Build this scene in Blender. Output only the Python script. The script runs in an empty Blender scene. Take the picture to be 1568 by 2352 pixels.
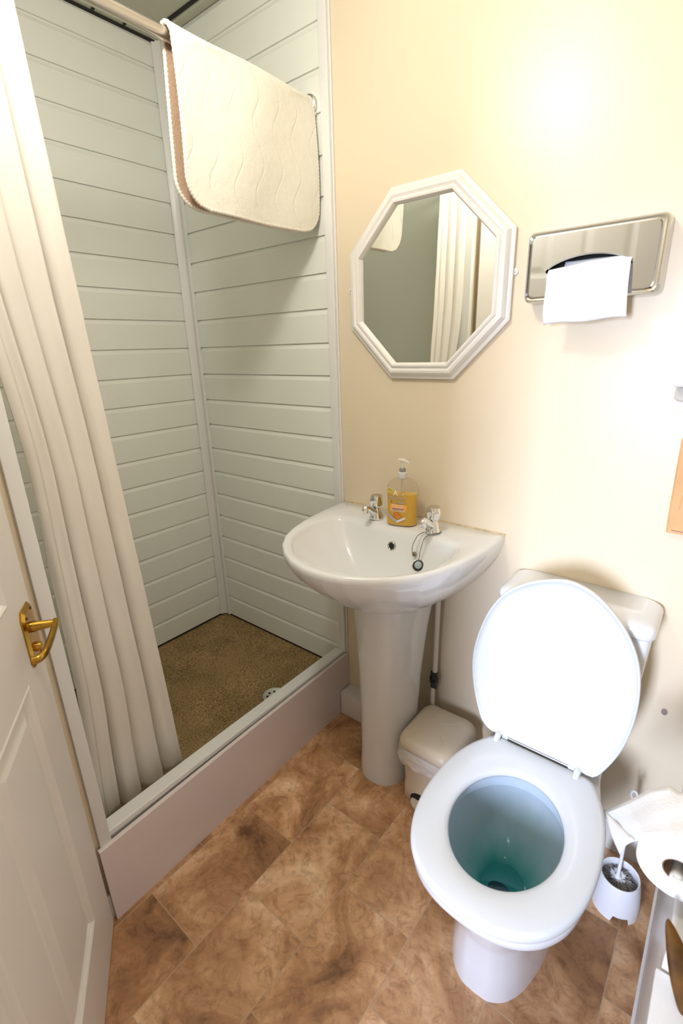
import bpy, bmesh, math, random
from mathutils import Vector, Matrix, Euler
from mathutils import noise as mnoise
random.seed(7)
PI = math.pi
SC = bpy.context.scene
COL = SC.collection

# ------------------------------------------------------------------ camera
cam_d = bpy.data.cameras.new('camera')
cam = bpy.data.objects.new('camera', cam_d); COL.objects.link(cam)
SC.camera = cam
cam_d.sensor_fit = 'VERTICAL'; cam_d.sensor_height = 36.0; cam_d.sensor_width = 24.0
cam_d.lens = 1118.6 / 2352 * 36.0
cam_d.clip_start = 0.02
_r = Vector((0.77875631, 0.62666201, -0.02886772))
_u = -Vector((0.17968732, -0.2669145, -0.94682053))
_f = Vector((-0.60104167, 0.7321553, -0.32046457))
M = Matrix(((_r.x, _u.x, -_f.x), (_r.y, _u.y, -_f.y), (_r.z, _u.z, -_f.z)))
CAMP = Vector((1.0164, -1.2480, 1.3556))
cam.matrix_world = Matrix.Translation(CAMP) @ M.to_4x4()
cam_d.dof.use_dof = True
cam_d.dof.focus_distance = 1.55
cam_d.dof.aperture_fstop = 4.5

# ------------------------------------------------------------------ light / exposure
SC.view_settings.view_transform = 'Standard'
SC.view_settings.look = 'None'
SC.view_settings.exposure = 0.0
SC.view_settings.gamma = 1.0
SC.view_settings.use_curve_mapping = False
W = bpy.data.worlds.new('world'); SC.world = W; W.use_nodes = True
W.node_tree.nodes['Background'].inputs[0].default_value = (0.80, 0.88, 1.0, 1)
W.node_tree.nodes['Background'].inputs[1].default_value = 1.0

def area(name, loc, rot, sx, sy, power, col):
    d = bpy.data.lights.new(name, 'AREA'); d.shape = 'RECTANGLE'; d.size = sx; d.size_y = sy
    d.energy = power; d.color = col
    o = bpy.data.objects.new(name, d); COL.objects.link(o); o.location = loc; o.rotation_euler = rot
    return o
# daylight entering through the window at the end of the hall outside the doorway
_dl = area('daylight', (0.84, -3.02, 1.22), Euler((math.radians(78), 0, 0)), 0.32, 0.80, 16.5, (0.68, 0.77, 1.0))
_dl.data.spread = math.radians(68)
# the lamp under the bathroom ceiling
_ld = bpy.data.lights.new('ceiling_lamp', 'POINT'); _ld.energy = 17; _ld.color = (1.0, 0.97, 0.92); _ld.shadow_soft_size = 0.07
_lo = bpy.data.objects.new('ceiling_lamp', _ld); COL.objects.link(_lo); _lo.location = (0.33, -0.84, 2.13)

# ------------------------------------------------------------------ node helpers
def new_mat(name):
    m = bpy.data.materials.new(name); m.use_nodes = True
    nt = m.node_tree; b = nt.nodes['Principled BSDF']
    return m, nt, b
def simple(name, col, rough=0.5, metal=0.0, bump=0.0, bscale=60, spec=0.5, coat=0.0, var=0.0, vscale=8, detail=3):
    m, nt, b = new_mat(name)
    b.inputs['Base Color'].default_value = (*col, 1); b.inputs['Roughness'].default_value = rough
    b.inputs['Metallic'].default_value = metal; b.inputs['Specular IOR Level'].default_value = spec
    b.inputs['Coat Weight'].default_value = coat
    b.inputs['Coat Roughness'].default_value = 0.06
    tc = nt.nodes.new('ShaderNodeTexCoord')
    if bump > 0:
        n = nt.nodes.new('ShaderNodeTexNoise'); n.inputs['Scale'].default_value = bscale; n.inputs['Detail'].default_value = detail
        nt.links.new(tc.outputs['Object'], n.inputs['Vector'])
        bp = nt.nodes.new('ShaderNodeBump'); bp.inputs['Strength'].default_value = bump; bp.inputs['Distance'].default_value = 0.002
        nt.links.new(n.outputs['Fac'], bp.inputs['Height']); nt.links.new(bp.outputs['Normal'], b.inputs['Normal'])
    n = nt.nodes.new('ShaderNodeTexNoise'); n.inputs['Scale'].default_value = vscale; n.inputs['Detail'].default_value = 3
    nt.links.new(tc.outputs['Object'], n.inputs['Vector'])
    r = nt.nodes.new('ShaderNodeValToRGB')
    k = 1 - var
    r.color_ramp.elements[0].position = 0.35; r.color_ramp.elements[1].position = 0.7
    r.color_ramp.elements[0].color = (col[0]*k, col[1]*k, col[2]*k, 1); r.color_ramp.elements[1].color = (*col, 1)
    nt.links.new(n.outputs['Fac'], r.inputs['Fac']); nt.links.new(r.outputs['Color'], b.inputs['Base Color'])
    return m

CREAM = simple('cream_paint', (0.78, 0.67, 0.495), 0.36, bump=0.12, bscale=35, var=0.03, vscale=3)
PVC = simple('white_pvc_board', (0.80, 0.82, 0.745), 0.33, bump=0.05, bscale=200, var=0.02)
TRIMW = simple('white_pvc_trim', (0.77, 0.77, 0.74), 0.32, var=0.02)
GLOSSW = simple('white_gloss_paint', (0.80, 0.77, 0.73), 0.3, bump=0.06, bscale=40, var=0.02)
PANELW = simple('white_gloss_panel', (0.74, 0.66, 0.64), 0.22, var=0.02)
CERAM = simple('white_ceramic', (0.79, 0.80, 0.80), 0.07, coat=0.3, var=0.01)
CERAM2 = simple('toilet_ceramic', (0.76, 0.78, 0.81), 0.09, coat=0.3, var=0.01)
SEATP = simple('white_seat_plastic', (0.70, 0.73, 0.76), 0.16, var=0.01)
CHROME = simple('chrome', (0.80, 0.81, 0.82), 0.05, metal=1.0)
STEEL = simple('brushed_steel', (0.66, 0.63, 0.58), 0.28, metal=1.0)
BRASS = simple('polished_brass', (0.62, 0.36, 0.06), 0.12, metal=1.0, var=0.35, vscale=30)
DARK = simple('dark_gap', (0.015, 0.013, 0.01), 0.8)
BLACKP = simple('black_plastic', (0.02, 0.02, 0.02), 0.35)
MIRROR = simple('mirror_glass', (0.86, 0.88, 0.84), 0.0, metal=1.0)
FRAMEW = simple('mirror_frame_paint', (0.82, 0.80, 0.76), 0.28, var=0.02)
BINP = simple('cream_plastic', (0.74, 0.64, 0.50), 0.38, var=0.03)
BRUSHP = simple('white_brush_plastic', (0.84, 0.85, 0.89), 0.3, var=0.01)
TISSUE = simple('tissue_paper', (0.88, 0.88, 0.89), 0.95, bump=0.35, bscale=260, var=0.02)
CARD = simple('brown_cardboard', (0.30, 0.17, 0.09), 0.9, var=0.2)
KRAFT = simple('kraft_paper', (0.78, 0.43, 0.20), 0.8, bump=0.15, bscale=30, var=0.18, vscale=14)
INK = simple('grey_ink', (0.22, 0.20, 0.20), 0.8)
BRONZE = simple('brown_gold_glaze', (0.20, 0.085, 0.012), 0.22, metal=0.4, var=0.75, vscale=18)
PIPEW = simple('white_pipe_plastic', (0.74, 0.68, 0.60), 0.35)
BRISTLE = simple('grey_white_bristle', (0.55, 0.50, 0.46), 0.8, var=0.4, vscale=60)
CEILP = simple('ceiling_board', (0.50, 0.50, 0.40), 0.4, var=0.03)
STAIN = simple('dirty_sealant', (0.20, 0.12, 0.05), 0.8, var=0.4, vscale=60)

def cloth_mat(name, col, bump=0.4, scale=420, trans=0.25):
    m, nt, b = new_mat(name)
    b.inputs['Roughness'].default_value = 0.9; b.inputs['Base Color'].default_value = (*col, 1)
    b.inputs['Sheen Weight'].default_value = 0.2
    tc = nt.nodes.new('ShaderNodeTexCoord')
    n = nt.nodes.new('ShaderNodeTexNoise'); n.inputs['Scale'].default_value = scale
    n2 = nt.nodes.new('ShaderNodeTexNoise'); n2.inputs['Scale'].default_value = 14; n2.inputs['Detail'].default_value = 4
    ad = nt.nodes.new('ShaderNodeMath'); ad.operation = 'MULTIPLY_ADD'; ad.inputs[1].default_value = 0.25
    nt.links.new(tc.outputs['Object'], n.inputs['Vector']); nt.links.new(tc.outputs['Object'], n2.inputs['Vector'])
    nt.links.new(n.outputs['Fac'], ad.inputs[0]); nt.links.new(n2.outputs['Fac'], ad.inputs[2])
    bp = nt.nodes.new('ShaderNodeBump'); bp.inputs['Strength'].default_value = bump; bp.inputs['Distance'].default_value = 0.006
    nt.links.new(ad.outputs[0], bp.inputs['Height']); nt.links.new(bp.outputs['Normal'], b.inputs['Normal'])
    if trans > 0:
        t = nt.nodes.new('ShaderNodeBsdfTranslucent'); t.inputs['Color'].default_value = (col[0], col[1]*0.95, col[2]*0.85, 1)
        mx = nt.nodes.new('ShaderNodeMixShader'); mx.inputs['Fac'].default_value = trans
        out = nt.nodes['Material Output']
        nt.links.new(b.outputs[0], mx.inputs[1]); nt.links.new(t.outputs[0], mx.inputs[2]); nt.links.new(mx.outputs[0], out.inputs[0])
    return m
CURT = cloth_mat('cream_curtain_cloth', (0.93, 0.90, 0.84), 0.2, 500, 0.3)
TOWB = cloth_mat('towel_back_pile', (0.50, 0.34, 0.22), 0.8, 300, 0.0)
PIPING = simple('towel_piping_cloth', (0.85, 0.80, 0.70), 0.9, bump=0.3, bscale=400)

def towel_mat():
    m, nt, b = new_mat('quilted_cream_towel')
    b.inputs['Base Color'].default_value = (0.80, 0.78, 0.68, 1); b.inputs['Roughness'].default_value = 0.95
    b.inputs['Sheen Weight'].default_value = 0.25
    tc = nt.nodes.new('ShaderNodeTexCoord'); sp = nt.nodes.new('ShaderNodeSeparateXYZ')
    nt.links.new(tc.outputs['Object'], sp.inputs[0])
    def mth(op, a, bb=None, c=None):
        n = nt.nodes.new('ShaderNodeMath'); n.operation = op
        for i, v in enumerate((a, bb, c)):
            if v is None: continue
            if isinstance(v, (int, float)): n.inputs[i].default_value = v
            else: nt.links.new(v, n.inputs[i])
        return n.outputs[0]
    sn = mth('SINE', mth('MULTIPLY', sp.outputs['Z'], 2*PI/0.15))
    yy = mth('MULTIPLY_ADD', sn, 0.016, sp.outputs['Y'])
    ph = mth('FRACT', mth('DIVIDE', mth('ADD', yy, 2.0), 0.070))
    d = mth('ABSOLUTE', mth('SUBTRACT', ph, 0.5))
    g = mth('POWER', mth('SUBTRACT', 1.0, mth('MINIMUM', mth('MULTIPLY', d, 2.0), 1.0)), 16.0)  # ridge at line
    n = nt.nodes.new('ShaderNodeTexNoise'); n.inputs['Scale'].default_value = 22; n.inputs['Detail'].default_value = 4
    nt.links.new(tc.outputs['Object'], n.inputs['Vector'])
    n2 = nt.nodes.new('ShaderNodeTexNoise'); n2.inputs['Scale'].default_value = 380
    nt.links.new(tc.outputs['Object'], n2.inputs['Vector'])
    h = mth('ADD', mth('MULTIPLY', n.outputs['Fac'], 0.9), mth('MULTIPLY', n2.outputs['Fac'], 0.18))
    h = mth('SUBTRACT', h, mth('MULTIPLY', g, 0.22))
    bp = nt.nodes.new('ShaderNodeBump'); bp.inputs['Strength'].default_value = 0.7; bp.inputs['Distance'].default_value = 0.006
    nt.links.new(h, bp.inputs['Height']); nt.links.new(bp.outputs['Normal'], b.inputs['Normal'])
    return m
TOWEL = towel_mat()

def floor_mat():
    m, nt, b = new_mat('stone_pattern_vinyl')
    b.inputs['Roughness'].default_value = 0.42
    tc = nt.nodes.new('ShaderNodeTexCoord'); sp = nt.nodes.new('ShaderNodeSeparateXYZ')
    nt.links.new(tc.outputs['Object'], sp.inputs[0])
    ax = nt.nodes.new('ShaderNodeMath'); ax.inputs[1].default_value = 0.397 + 0.327*20
    ay = nt.nodes.new('ShaderNodeMath'); ay.inputs[1].default_value = -0.032 + 0.196*10
    nt.links.new(sp.outputs['Y'], ax.inputs[0]); nt.links.new(sp.outputs['X'], ay.inputs[0])
    cb = nt.nodes.new('ShaderNodeCombineXYZ'); nt.links.new(ax.outputs[0], cb.inputs[0]); nt.links.new(ay.outputs[0], cb.inputs[1])
    br = nt.nodes.new('ShaderNodeTexBrick')
    br.offset = 0.5; br.offset_frequency = 2; br.squash = 1.0
    br.inputs['Scale'].default_value = 1.0; br.inputs['Mortar Size'].default_value = 0.0011; br.inputs['Mortar Smooth'].default_value = 0.3
    br.inputs['Brick Width'].default_value = 0.327; br.inputs['Row Height'].default_value = 0.196; br.inputs['Bias'].default_value = 0
    br.inputs['Color1'].default_value = (0, 0, 0, 1); br.inputs['Color2'].default_value = (1, 1, 1, 1); br.inputs['Mortar'].default_value = (0.5, 0.5, 0.5, 1)
    nt.links.new(cb.outputs[0], br.inputs['Vector'])
    w = nt.nodes.new('ShaderNodeMath'); w.operation = 'MULTIPLY'; w.inputs[1].default_value = 17.0
    nt.links.new(br.outputs['Color'], w.inputs[0])
    n = nt.nodes.new('ShaderNodeTexNoise'); n.noise_dimensions = '4D'; n.inputs['Scale'].default_value = 5.5; n.inputs['Detail'].default_value = 9
    n.inputs['Roughness'].default_value = 0.62; n.inputs['Distortion'].default_value = 0.9
    nt.links.new(cb.outputs[0], n.inputs['Vector']); nt.links.new(w.outputs[0], n.inputs['W'])
    r = nt.nodes.new('ShaderNodeValToRGB'); e = r.color_ramp.elements
    e[0].position = 0.30; e[0].color = (0.17, 0.080, 0.038, 1)
    e[1].position = 0.68; e[1].color = (0.88, 0.62, 0.40, 1)
    x = e.new(0.42); x.color = (0.42, 0.215, 0.095, 1)
    x = e.new(0.54); x.color = (0.64, 0.375, 0.195, 1)
    nt.links.new(n.outputs['Fac'], r.inputs['Fac'])
    # fine veins
    v = nt.nodes.new('ShaderNodeTexNoise'); v.noise_dimensions = '4D'; v.inputs['Scale'].default_value = 24; v.inputs['Detail'].default_value = 8
    v.inputs['Distortion'].default_value = 1.6; v.inputs['Roughness'].default_value = 0.7
    nt.links.new(cb.outputs[0], v.inputs['Vector']); nt.links.new(w.outputs[0], v.inputs['W'])
    vr = nt.nodes.new('ShaderNodeValToRGB'); ve = vr.color_ramp.elements
    ve[0].position = 0.36; ve[0].color = (0.62, 0.55, 0.5, 1); ve[1].position = 0.52; ve[1].color = (1, 1, 1, 1)
    nt.links.new(v.outputs['Fac'], vr.inputs['Fac'])
    mu = nt.nodes.new('ShaderNodeMixRGB'); mu.blend_type = 'MULTIPLY'; mu.inputs[0].default_value = 0.85
    nt.links.new(r.outputs[0], mu.inputs[1]); nt.links.new(vr.outputs[0], mu.inputs[2])
    # tile to tile tone
    tr = nt.nodes.new('ShaderNodeValToRGB'); tr.color_ramp.elements[0].color = (0.86, 0.84, 0.82, 1); tr.color_ramp.elements[1].color = (1.14, 1.14, 1.14, 1)
    nt.links.new(br.outputs['Color'], tr.inputs['Fac'])
    mt = nt.nodes.new('ShaderNodeMixRGB'); mt.blend_type = 'MULTIPLY'; mt.inputs[0].default_value = 1.0
    nt.links.new(mu.outputs[0], mt.inputs[1]); nt.links.new(tr.outputs[0], mt.inputs[2])
    mx = nt.nodes.new('ShaderNodeMixRGB'); mx.inputs[2].default_value = (0.46, 0.33, 0.21, 1)
    nt.links.new(br.outputs['Fac'], mx.inputs[0]); nt.links.new(mt.outputs[0], mx.inputs[1])
    nt.links.new(mx.outputs[0], b.inputs['Base Color'])
    bp = nt.nodes.new('ShaderNodeBump'); bp.inputs['Strength'].default_value = 0.12; bp.inputs['Distance'].default_value = 0.002
    nt.links.new(v.outputs['Fac'], bp.inputs['Height']); nt.links.new(bp.outputs['Normal'], b.inputs['Normal'])
    return m
FLOOR = floor_mat()

def tray_mat():
    m, nt, b = new_mat('speckled_brown_tray')
    b.inputs['Roughness'].default_value = 0.5
    tc = nt.nodes.new('ShaderNodeTexCoord')
    n = nt.nodes.new('ShaderNodeTexNoise'); n.inputs['Scale'].default_value = 260; n.inputs['Detail'].default_value = 3; n.inputs['Roughness'].default_value = 0.7
    nt.links.new(tc.outputs['Object'], n.inputs['Vector'])
    r = nt.nodes.new('ShaderNodeValToRGB'); e = r.color_ramp.elements
    e[0].position = 0.38; e[0].color = (0.07, 0.040, 0.015, 1); e[1].position = 0.62; e[1].color = (0.50, 0.335, 0.16, 1)
    x = e.new(0.5); x.color = (0.29, 0.18, 0.07, 1)
    nt.links.new(n.outputs['Fac'], r.inputs['Fac'])
    n2 = nt.nodes.new('ShaderNodeTexNoise'); n2.inputs['Scale'].default_value = 7; n2.inputs['Detail'].default_value = 3
    nt.links.new(tc.outputs['Object'], n2.inputs['Vector'])
    r2 = nt.nodes.new('ShaderNodeValToRGB'); r2.color_ramp.elements[0].color = (0.75, 0.75, 0.62, 1); r2.color_ramp.elements[0].position = 0.35; r2.color_ramp.elements[1].position = 0.6
    nt.links.new(n2.outputs['Fac'], r2.inputs['Fac'])
    mu = nt.nodes.new('ShaderNodeMixRGB'); mu.blend_type = 'MULTIPLY'; mu.inputs[0].default_value = 1
    nt.links.new(r.outputs[0], mu.inputs[1]); nt.links.new(r2.outputs[0], mu.inputs[2]); nt.links.new(mu.outputs[0], b.inputs['Base Color'])
    return m
TRAY = tray_mat()

def glass(name, col, rough=0.02, ior=1.3, trans=1.0):
    m, nt, b = new_mat(name)
    b.inputs['Base Color'].default_value = (*col, 1); b.inputs['Roughness'].default_value = rough
    b.inputs['IOR'].default_value = ior; b.inputs['Transmission Weight'].default_value = trans
    return m
CLEARP = glass('clear_bottle_plastic', (0.93, 0.90, 0.86), 0.05, 1.15)
SOAP = simple('amber_soap', (0.97, 0.62, 0.10), 0.2, spec=0.4, var=0.12, vscale=14)
SOAP.node_tree.nodes['Principled BSDF'].inputs['Subsurface Weight'].default_value = 0.25
SOAP.node_tree.nodes['Principled BSDF'].inputs['Subsurface Radius'].default_value = (0.02, 0.01, 0.003)
FROST = glass('frosted_pump_plastic', (0.95, 0.93, 0.85), 0.35, 1.25, 0.55)
BAGM = glass('thin_bin_liner', (0.97, 0.95, 0.92), 0.4, 1.05, 0.45)

def water_mat():
    m, nt, b = new_mat('teal_toilet_water')
    b.inputs['Base Color'].default_value = (0.01, 0.16, 0.15, 1); b.inputs['Roughness'].default_value = 0.03
    b.inputs['Specular IOR Level'].default_value = 0.5
    return m
WATER = water_mat()
def bowl_mat():
    # glazed bowl interior: blue-grey shade painted in, teal rinse dye towards the outlet
    m, nt, b = new_mat('shaded_dyed_glaze')
    b.inputs['Roughness'].default_value = 0.08; b.inputs['Coat Weight'].default_value = 0.3
    tc = nt.nodes.new('ShaderNodeTexCoord'); sp = nt.nodes.new('ShaderNodeSeparateXYZ')
    nt.links.new(tc.outputs['Object'], sp.inputs[0])
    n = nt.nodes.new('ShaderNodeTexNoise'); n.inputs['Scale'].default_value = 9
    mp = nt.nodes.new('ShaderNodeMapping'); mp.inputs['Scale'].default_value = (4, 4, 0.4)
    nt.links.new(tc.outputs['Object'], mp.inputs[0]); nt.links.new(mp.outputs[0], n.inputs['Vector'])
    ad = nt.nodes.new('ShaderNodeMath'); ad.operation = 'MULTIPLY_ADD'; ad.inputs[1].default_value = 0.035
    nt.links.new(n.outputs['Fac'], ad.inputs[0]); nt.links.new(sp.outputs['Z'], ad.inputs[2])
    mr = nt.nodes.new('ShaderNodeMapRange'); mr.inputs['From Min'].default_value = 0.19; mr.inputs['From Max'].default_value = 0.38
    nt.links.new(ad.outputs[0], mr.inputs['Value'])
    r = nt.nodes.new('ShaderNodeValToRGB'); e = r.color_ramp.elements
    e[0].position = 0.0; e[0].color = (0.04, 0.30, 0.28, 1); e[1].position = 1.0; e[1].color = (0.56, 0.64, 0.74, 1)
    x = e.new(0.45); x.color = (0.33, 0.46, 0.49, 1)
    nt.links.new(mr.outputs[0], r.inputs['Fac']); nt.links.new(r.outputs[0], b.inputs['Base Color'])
    return m
BOWLI = bowl_mat()
LAMPG = new_mat('lit_lamp_glass'); LAMPG[2].inputs['Emission Color'].default_value = (1, 0.95, 0.85, 1); LAMPG[2].inputs['Emission Strength'].default_value = 3.0; LAMPG = LAMPG[0]

# ------------------------------------------------------------------ mesh helpers
def obj(name, bm, mat, parent=None, smooth=True, sharp=40, mats=None):
    me = bpy.data.meshes.new(name)
    bmesh.ops.recalc_face_normals(bm, faces=bm.faces[:])
    bm.to_mesh(me); bm.free()
    for mm in (mats or [mat]): me.materials.append(mm)
    if smooth:
        me.polygons.foreach_set('use_smooth', [True]*len(me.polygons))
        me.set_sharp_from_angle(angle=math.radians(sharp))
    o = bpy.data.objects.new(name, me); COL.objects.link(o)
    if parent:
        o.parent = parent
        pl = parent.location if parent.type == 'EMPTY' or parent.get('_off') else Vector()
        o.matrix_parent_inverse = Matrix.Identity(4)
        # geometry is authored in world space: shift it into the parent's frame
        off = Vector(parent.location) if parent.type == 'EMPTY' else Vector(parent.get('_o', (0, 0, 0)))
        me.transform(Matrix.Translation(-off)); o['_o'] = list(off)
    return o
def tag(o, label, cat, group=None):
    o['label'] = label; o['category'] = cat
    if group: o['group'] = group
    return o
def thing(name, label, cat, loc, group=None):
    o = bpy.data.objects.new(name, None); COL.objects.link(o); o.location = loc; o.empty_display_size = 0.05
    return tag(o, label, cat, group)
def struct(name, bm, mat, parent=None, **k):
    o = obj(name, bm, mat, parent, **k)
    if not parent: o['kind'] = 'structure'
    return o
def box(bm, x0, x1, y0, y1, z0, z1, bev=0.0):
    b2 = bmesh.new()
    bmesh.ops.create_cube(b2, size=1)
    for v in b2.verts:
        v.co = Vector(((x0+x1)/2 + v.co.x*(x1-x0), (y0+y1)/2 + v.co.y*(y1-y0), (z0+z1)/2 + v.co.z*(z1-z0)))
    if bev: bmesh.ops.bevel(b2, geom=b2.edges[:], offset=bev, segments=3, affect='EDGES', profile=0.6)
    merge(bm, b2)
    return bm
def merge(bm, b2):
    me = bpy.data.meshes.new('t'); b2.to_mesh(me); b2.free(); bm.from_mesh(me); bpy.data.meshes.remove(me)
def bx(*a): return box(bmesh.new(), *a)
def loft(rings, closed=True, cap0=True, cap1=True, bm=None):
    bm = bm or bmesh.new()
    rv = [[bm.verts.new(p) for p in r] for r in rings]
    n = len(rings[0])
    for a, b in zip(rv, rv[1:]):
        for i in range(n if closed else n-1):
            j = (i+1) % n
            try: bm.faces.new((a[i], a[j], b[j], b[i]))
            except ValueError: pass
    if cap0: bm.faces.new(rv[0])
    if cap1: bm.faces.new(list(reversed(rv[-1])))
    return bm
def lathe(profile, c=(0, 0, 0), axis='Z', seg=32, bm=None, cap=False, rot=None):
    rings = []
    for r, h in profile:
        ring = []
        for i in range(seg):
            a = 2*PI*i/seg
            p = Vector((r*math.cos(a), r*math.sin(a), h))
            if rot is not None: p = rot @ p
            ring.append(p + Vector(c))
        rings.append(ring)
    return loft(rings, True, cap, cap, bm)
def tube(pts, r, seg=10, bm=None, cap=True, rads=None):
    pts = [Vector(p) for p in pts]
    rings = []; up = Vector((0, 0, 1)); prev = None
    for i, p in enumerate(pts):
        t = (pts[min(i+1, len(pts)-1)] - pts[max(i-1, 0)]).normalized()
        if prev is None:
            a = up if abs(t.z) < 0.9 else Vector((1, 0, 0))
            u = t.cross(a).normalized()
        else:
            u = (prev - t*prev.dot(t)).normalized()
        prev = u; w = t.cross(u)
        rr = rads[i] if rads else r
        rings.append([p + u*rr*math.cos(2*PI*k/seg) + w*rr*math.sin(2*PI*k/seg) for k in range(seg)])
    return loft(rings, True, cap, cap, bm)
def bez(p0, p1, p2, n=12):
    p0, p1, p2 = Vector(p0), Vector(p1), Vector(p2)
    return [p0*(1-t)**2 + p1*2*t*(1-t) + p2*t*t for t in [i/n for i in range(n+1)]]
def catmull(pts, n=10, closed=False):
    P = [Vector(p) for p in pts]; out = []
    m = len(P); R = range(m if closed else m-1)
    for i in R:
        if closed: a, b, c, d = P[i-1], P[i], P[(i+1) % m], P[(i+2) % m]
        else: a, b, c, d = P[max(i-1, 0)], P[i], P[i+1], P[min(i+2, m-1)]
        for k in range(n):
            t = k/n
            out.append(0.5*((2*b) + (c-a)*t + (2*a-5*b+4*c-d)*t*t + (-a+3*b-3*c+d)*t**3))
    if not closed: out.append(P[-1])
    return out
def polar(poly, c, N=96):
    """resample a closed 2D polygon (x,y) into N points at equal polar angles round c"""
    P = [(p[0]-c[0], p[1]-c[1]) for p in poly]; out = []
    for i in range(N):
        a = 2*PI*i/N; dx, dy = math.cos(a), math.sin(a); best = 0
        for (x1, y1), (x2, y2) in zip(P, P[1:]+P[:1]):
            ex, ey = x2-x1, y2-y1; den = dx*ey - dy*ex
            if abs(den) < 1e-12: continue
            t = (x1*ey - y1*ex)/den; s = (x1*dy - y1*dx)/den
            if t > 0 and -1e-6 <= s <= 1+1e-6: best = max(best, t)
        out.append((c[0]+dx*best, c[1]+dy*best))
    return out
def sm(poly, n=8): return [(v.x, v.y) for v in catmull([(p[0], p[1], 0) for p in poly], n, True)]
def sym(half, cx):
    """half: [(halfwidth, y)] from back to front; closed polygon about cx"""
    R = [(cx+w, y) for w, y in half]; L = [(cx-w, y) for w, y in reversed(half) if w > 1e-5]
    return R + L
def ring3(p2, z): return [Vector((x, y, z)) for x, y in p2]
def lerp2(A, B, t): return [(a[0]*(1-t)+b[0]*t, a[1]*(1-t)+b[1]*t) for a, b in zip(A, B)]
def scale2(A, c, k, ky=None):
    ky = k if ky is None else ky
    return [(c[0]+(x-c[0])*k, c[1]+(y-c[1])*ky) for x, y in A]
def rrect(cx, cy, hx, hy, r, n=8):
    out = []
    for qx, qy, a0 in ((1, 1, 0), (-1, 1, 90), (-1, -1, 180), (1, -1, 270)):
        for k in range(n+1):
            a = math.radians(a0 + 90*k/n)
            out.append((cx+qx*(hx-r)+r*math.cos(a), cy+qy*(hy-r)+r*math.sin(a)))
    return out

# ================================================================== SETTING
XS = -0.739            # left wall of the shower
HB = -1.47             # wall with the doorway
b = bmesh.new(); box(b, -0.85, 1.5, -3.15, 0.05, -0.05, 0.0)
struct('floor', b, FLOOR, smooth=False)
b = bmesh.new(); box(b, XS-0.1, 1.14, 0.0, 0.08, -0.05, 2.45)
struct('wall_back', b, CREAM, smooth=False)
b = bmesh.new(); box(b, -0.002, 1.5, -3.15, 0.05, 2.35, 2.42)
struct('ceiling', b, simple('ceiling_paint', (0.86, 0.84, 0.78), 0.7, var=0.02), smooth=False)
b = bmesh.new(); box(b, XS-0.06, XS-0.012, -1.02, 0.05, 0, 2.45)
struct('wall_shower_side', b, CREAM, smooth=False)
# left wall block behind the door, and the shower's near end wall
b = bmesh.new(); box(b, XS-0.06, -0.006, -1.47, -0.968, 0, 2.42)
struct('wall_left', b, CREAM, smooth=False)
b = bmesh.new(); box(b, 1.13, 1.2, -1.0, 0.05, 0, 2.42); box(b, 1.13, 1.5, -1.05, -1.0, 0, 2.42); box(b, 1.45, 1.5, -3.15, -1.05, 0, 2.42)
struct('wall_right', b, CREAM, smooth=False)
# wall with the doorway, behind the camera
b = bmesh.new(); box(b, -0.006, 0.60, HB-0.1, HB, 0, 2.42); box(b, 1.38, 1.46, HB-0.1, HB, 0, 2.42); box(b, 0.60, 1.38, HB-0.1, HB, 2.03, 2.42)
struct('wall_front', b, CREAM, smooth=False)
b = bmesh.new()
for x0, x1 in ((0.585, 0.64), (1.35, 1.42)): box(b, x0, x1, HB-0.11, HB+0.012, 0, 2.06, 0.004)
box(b, 0.585, 1.42, HB-0.11, HB+0.012, 2.0, 2.06, 0.004)
struct('trim_5', b, GLOSSW)
# hall beyond, with its window
b = bmesh.new(); box(b, -0.85, -0.78, -3.15, -1.5, 0, 2.42); struct('wall_hall_left', b, CREAM, smooth=False)
b = bmesh.new(); box(b, -0.85, 0.6, -3.2, -3.1, 0, 2.42); box(b, 1.26, 1.5, -3.2, -3.1, 0, 2.42)
box(b, 0.6, 1.26, -3.2, -3.1, 0, 0.8); box(b, 0.6, 1.26, -3.2, -3.1, 2.1, 2.42)
struct('wall_hall_end', b, CREAM, smooth=False)
b = bmesh.new(); box(b, -0.85, -0.002, -3.15, -1.47, 2.35, 2.42); struct('ceiling_hall', b, GLOSSW, smooth=False)
b = bmesh.new()
for x0, x1 in ((0.6, 0.64), (1.22, 1.26), (0.915, 0.945)): box(b, x0, x1, -3.16, -3.1, 0.8, 2.1)
for z0, z1 in ((0.8, 0.84), (2.06, 2.1), (1.6, 1.63)): box(b, 0.6, 1.26, -3.16, -3.1, z0, z1)
struct('window_1', b, GLOSSW, smooth=False)

# ---- shower cladding: horizontal boards with a groove and a lit bevel
Z0, PIT = 0.171, 0.1
def cladding(name, a0, a1, side):
    prof = []   # (depth out from wall, z)
    z = Z0
    k = 0
    while z < 2.35:
        top = min(z+PIT, 2.349)
        prof += [(0.010, z), (0.010, top-0.017), (0.0055, top-0.0055), (0.0055, top-0.0022), (0.0042, top-0.0020), (0.0042, top-0.0008), (0.010, top)]
        z += PIT
    bm = bmesh.new()
    A = []; B = []
    for d, z in prof:
        if side == 'back':
            A.append(Vector((a0, -d, z))); B.append(Vector((a1, -d, z)))
        else:
            A.append(Vector((XS-0.010+d, a0, z))); B.append(Vector((XS-0.010+d, a1, z)))
    va = [bm.verts.new(p) for p in A]; vb = [bm.verts.new(p) for p in B]
    for i in range(len(va)-1): bm.faces.new((va[i], va[i+1], vb[i+1], vb[i]))
    return bm
struct('wall_cladding_back', cladding('c', XS, -0.004, 'back'), PVC, smooth=False)
struct('wall_cladding_left', cladding('c', -0.968, 0.0, 'left'), PVC, smooth=False)
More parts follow.
